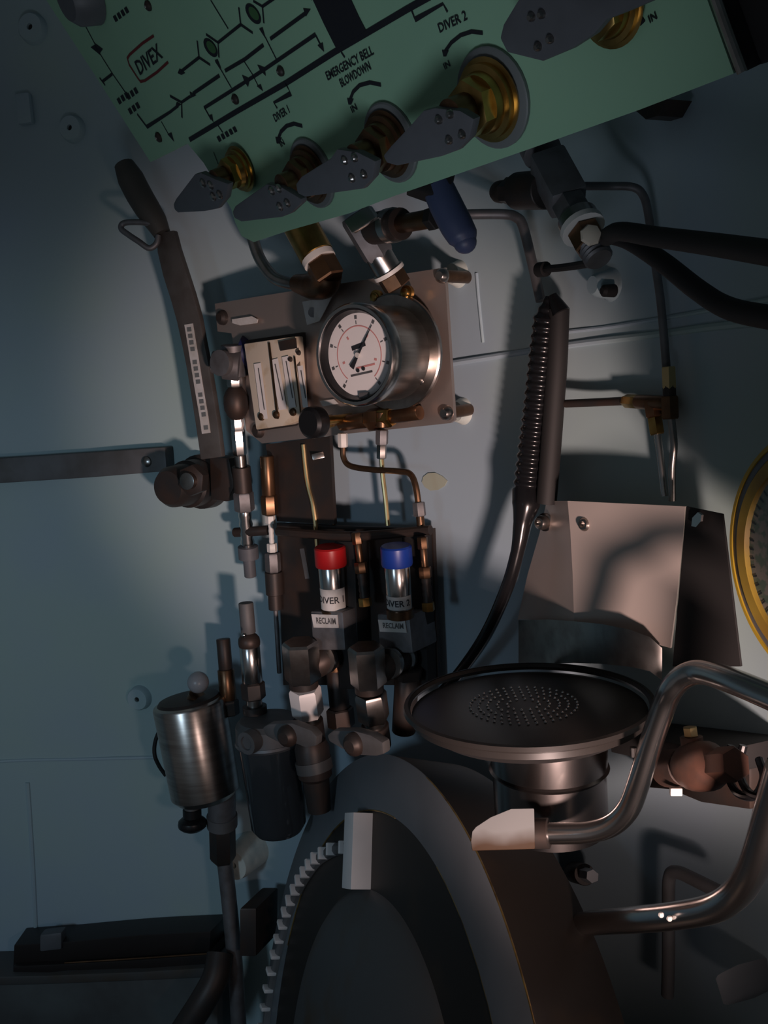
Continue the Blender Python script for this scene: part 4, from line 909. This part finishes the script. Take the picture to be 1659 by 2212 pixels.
link('lower_band', MB().add(sum([[W(x, y0, o), W(x, y1, o)] for x, y0, y1, o in [(1120, 1340, 1436, 0.05), (1180, 1338, 1434, 0.056), (1240, 1342, 1432, 0.060), (1300, 1348, 1434, 0.060), (1360, 1360, 1440, 0.056), (1404, 1376, 1450, 0.048), (1430, 1400, 1470, 0.040)]], []), [[2*i, 2*i+1, 2*i+3, 2*i+2] for i in range(6)]), 'steel', t, smooth=60)
sheet('end_shade_sheet', [(1482, 1094), (1560, 1110), (1600, 1440), (1452, 1440)], [0.034, 0.03, 0.03, 0.036], 'black_matte')  # black sheet stands in for the shadow right of the bracket
for (x, y, o) in [(1272, 1131, 0.044), (1176, 1128, 0.03)]:
    c = W(x, y, o); n = (CAM-c).normalized(); n = (wn(c)*0.7+n*0.3).normalized(); k = pxm(16, c)
    b = link('bolt', MB().lathe(c-n*0.002, c+n*0.010, [(0, k*1.25), (0.15, k*1.25), (0.2, k), (0.8, k*0.95), (1, k*0.7), (1, k*0.45), (0.7, k*0.4)], 18), 'steel', t)
c = W(1508, 1122, 0.04); link('foil_scrap', MB().prism([W(x, y, 0.036) for x, y in [(1498, 1136), (1500, 1118), (1512, 1106), (1520, 1112), (1518, 1126), (1508, 1138)]], wn(c)*0.002), 'steel_bright', t)

# ------------------------------------------------------------------ yellow rimmed dial gauge at the right edge
YC = D(1752, 1216, 0.50); YN = V((-0.97, -0.24, 0.0)).normalized(); yr = 0.0760
t = thing('depth_gauge', 'large yellow-rimmed dial gauge cut by the right edge of the photo', 'gauge', YC-YN*0.05)
link('rim', MB().lathe(YC-YN*0.03, YC, [(0, yr*0.9), (0.3, yr), (0.9, yr), (1, yr*0.97), (1, yr*0.94), (0.8, yr*0.93)], 72, annular=True), 'yellow', t)
link('groove', MB().lathe(YC-YN*0.012, YC-YN*0.001, [(0, yr*0.945), (1, yr*0.945), (1, yr*0.885), (0.6, yr*0.88)], 72, annular=True), 'steel_dull', t)
link('inner_ring', MB().lathe(YC-YN*0.012, YC+YN*0.001, [(0, yr*0.89), (0.8, yr*0.89), (1, yr*0.86), (1, yr*0.76), (0.7, yr*0.74)], 72, annular=True), 'yellow_dirt', t)
link('dial', MB().lathe(YC-YN*0.01, YC-YN*0.002, [(0, yr*0.75), (1, yr*0.75)], 60), 'dial_grey', t)
link('back_case', MB().lathe(YC-YN*0.065, YC-YN*0.028, [(0, yr*0.6), (1, yr*0.92)], 48), 'black_matte', t)
gyx = Z.cross(YN).normalized(); gyy = YN.cross(gyx)
for i in range(60):
    a = 2*math.pi*i/60; c = YC - YN*0.0015 + (gyx*math.cos(a)+gyy*math.sin(a))*yr*0.68; d = (gyx*math.cos(a)+gyy*math.sin(a))
    link('dial_tick', MB().ribbon([c, c+d*0.004], 0.0012, YN), 'print_black', t)
link('dial_glass', MB().lathe(YC-YN*0.0008, YC+YN*0.0002, [(0, yr*0.755), (1, yr*0.755)], 48), 'gauge_glass', t)

# ------------------------------------------------------------------ lower right: rusty pump, wires, small pipe
t = thing('rusty_valve', 'rust-brown valve body on the wall right of the Z handle', 'valve', W(1500, 1700, 0.04))
fit_chain(t, W(1440, 1660, 0.072), W(1590, 1650, 0.072), [(0, 0.3, 40, 'rust', 'cyl', 'end_flange'), (0.25, 0.8, 54, 'rust', 'ball', 'body'), (0.75, 1.0, 38, 'rust', 'hex', 'union_nut')])
fit_chain(t, W(1490, 1570, 0.072), W(1500, 1640, 0.072), [(0, 0.3, 16, 'brass_pale', 'hex', 'stem_nut'), (0.3, 1.0, 24, 'rust', 'cyl', 'bonnet')])
c = W(1460, 1710, 0.085); link('white_tag', MB().box(c, camv(0.0045, 0, 0), camv(0, 0.003, 0), camv(0, 0, 0.002)), 'white_plastic', t, bevel=0.0008)
tag(link('dark_filler_block', MB().prism([W(x, y, 0.0) for x, y in [(1434, 1600), (1700, 1640), (1700, 1730), (1590, 1716), (1520, 1690), (1440, 1684)]], wn(W(1560, 1660))*0.035), 'dark_iron', bevel=0.003), 'dark block added to darken the wall behind the rust-brown valve', 'filler')  # added block, there to darken the wall around the valve
tag(link('dark_shelf', MB().prism([W(x, y, 0.0) for x, y in [(1440, 1560), (1700, 1590), (1700, 1645), (1440, 1600)]], wn(W(1560, 1600))*0.06), 'black_matte', bevel=0.002), 'dark shelf strip on the wall above the rusty valve', 'shelf')
for i, (dx, lab) in enumerate(((0, 'thin black wire loop nearest the rusty valve'), (26, 'thin black wire loop cut by the right edge of the photo'))):
    tag(link('wire_loop', MB().tube([W(1580+dx, 1610, 0.05), W(1570+dx, 1660, 0.055), W(1590+dx, 1710, 0.06), W(1630+dx, 1720, 0.06), W(1650+dx, 1680, 0.055), W(1640+dx, 1640, 0.05)], 0.003, 10), 'black_rubber'), lab, 'wire', 'black wire loops')
pipe('conduit', [(1560, 1930, 0.03), (1500, 1900, 0.03), (1462, 1884, 0.03), (1446, 1896, 0.03), (1444, 1960, 0.03), (1444, 2060, 0.03), (1442, 2150, 0.03)], 14, 'steel_rough', 'thin dark conduit bent behind the lower grab handle')
t = thing('wall_stud', 'small steel stud with a bright tip right of the hatch rim', 'stud', W(1262, 1890))
fit_chain(t, W(1240, 1884, 0.005), W(1280, 1893, 0.05), [(0, 0.6, 22, 'dark_iron', 'cyl', 'base'), (0.55, 1.0, 15, 'ball_grey', 'hex', 'tip')])
c = W(1612, 2120, 0.02)
tag(link('blue_junction_box', MB().box(c, camv(0.010, 0.005, 0), camv(-0.004, 0.013, 0), wn(c)*0.015), 'hatch_paint', bevel=0.003), 'faint blue box in the dark bottom right corner', 'box')
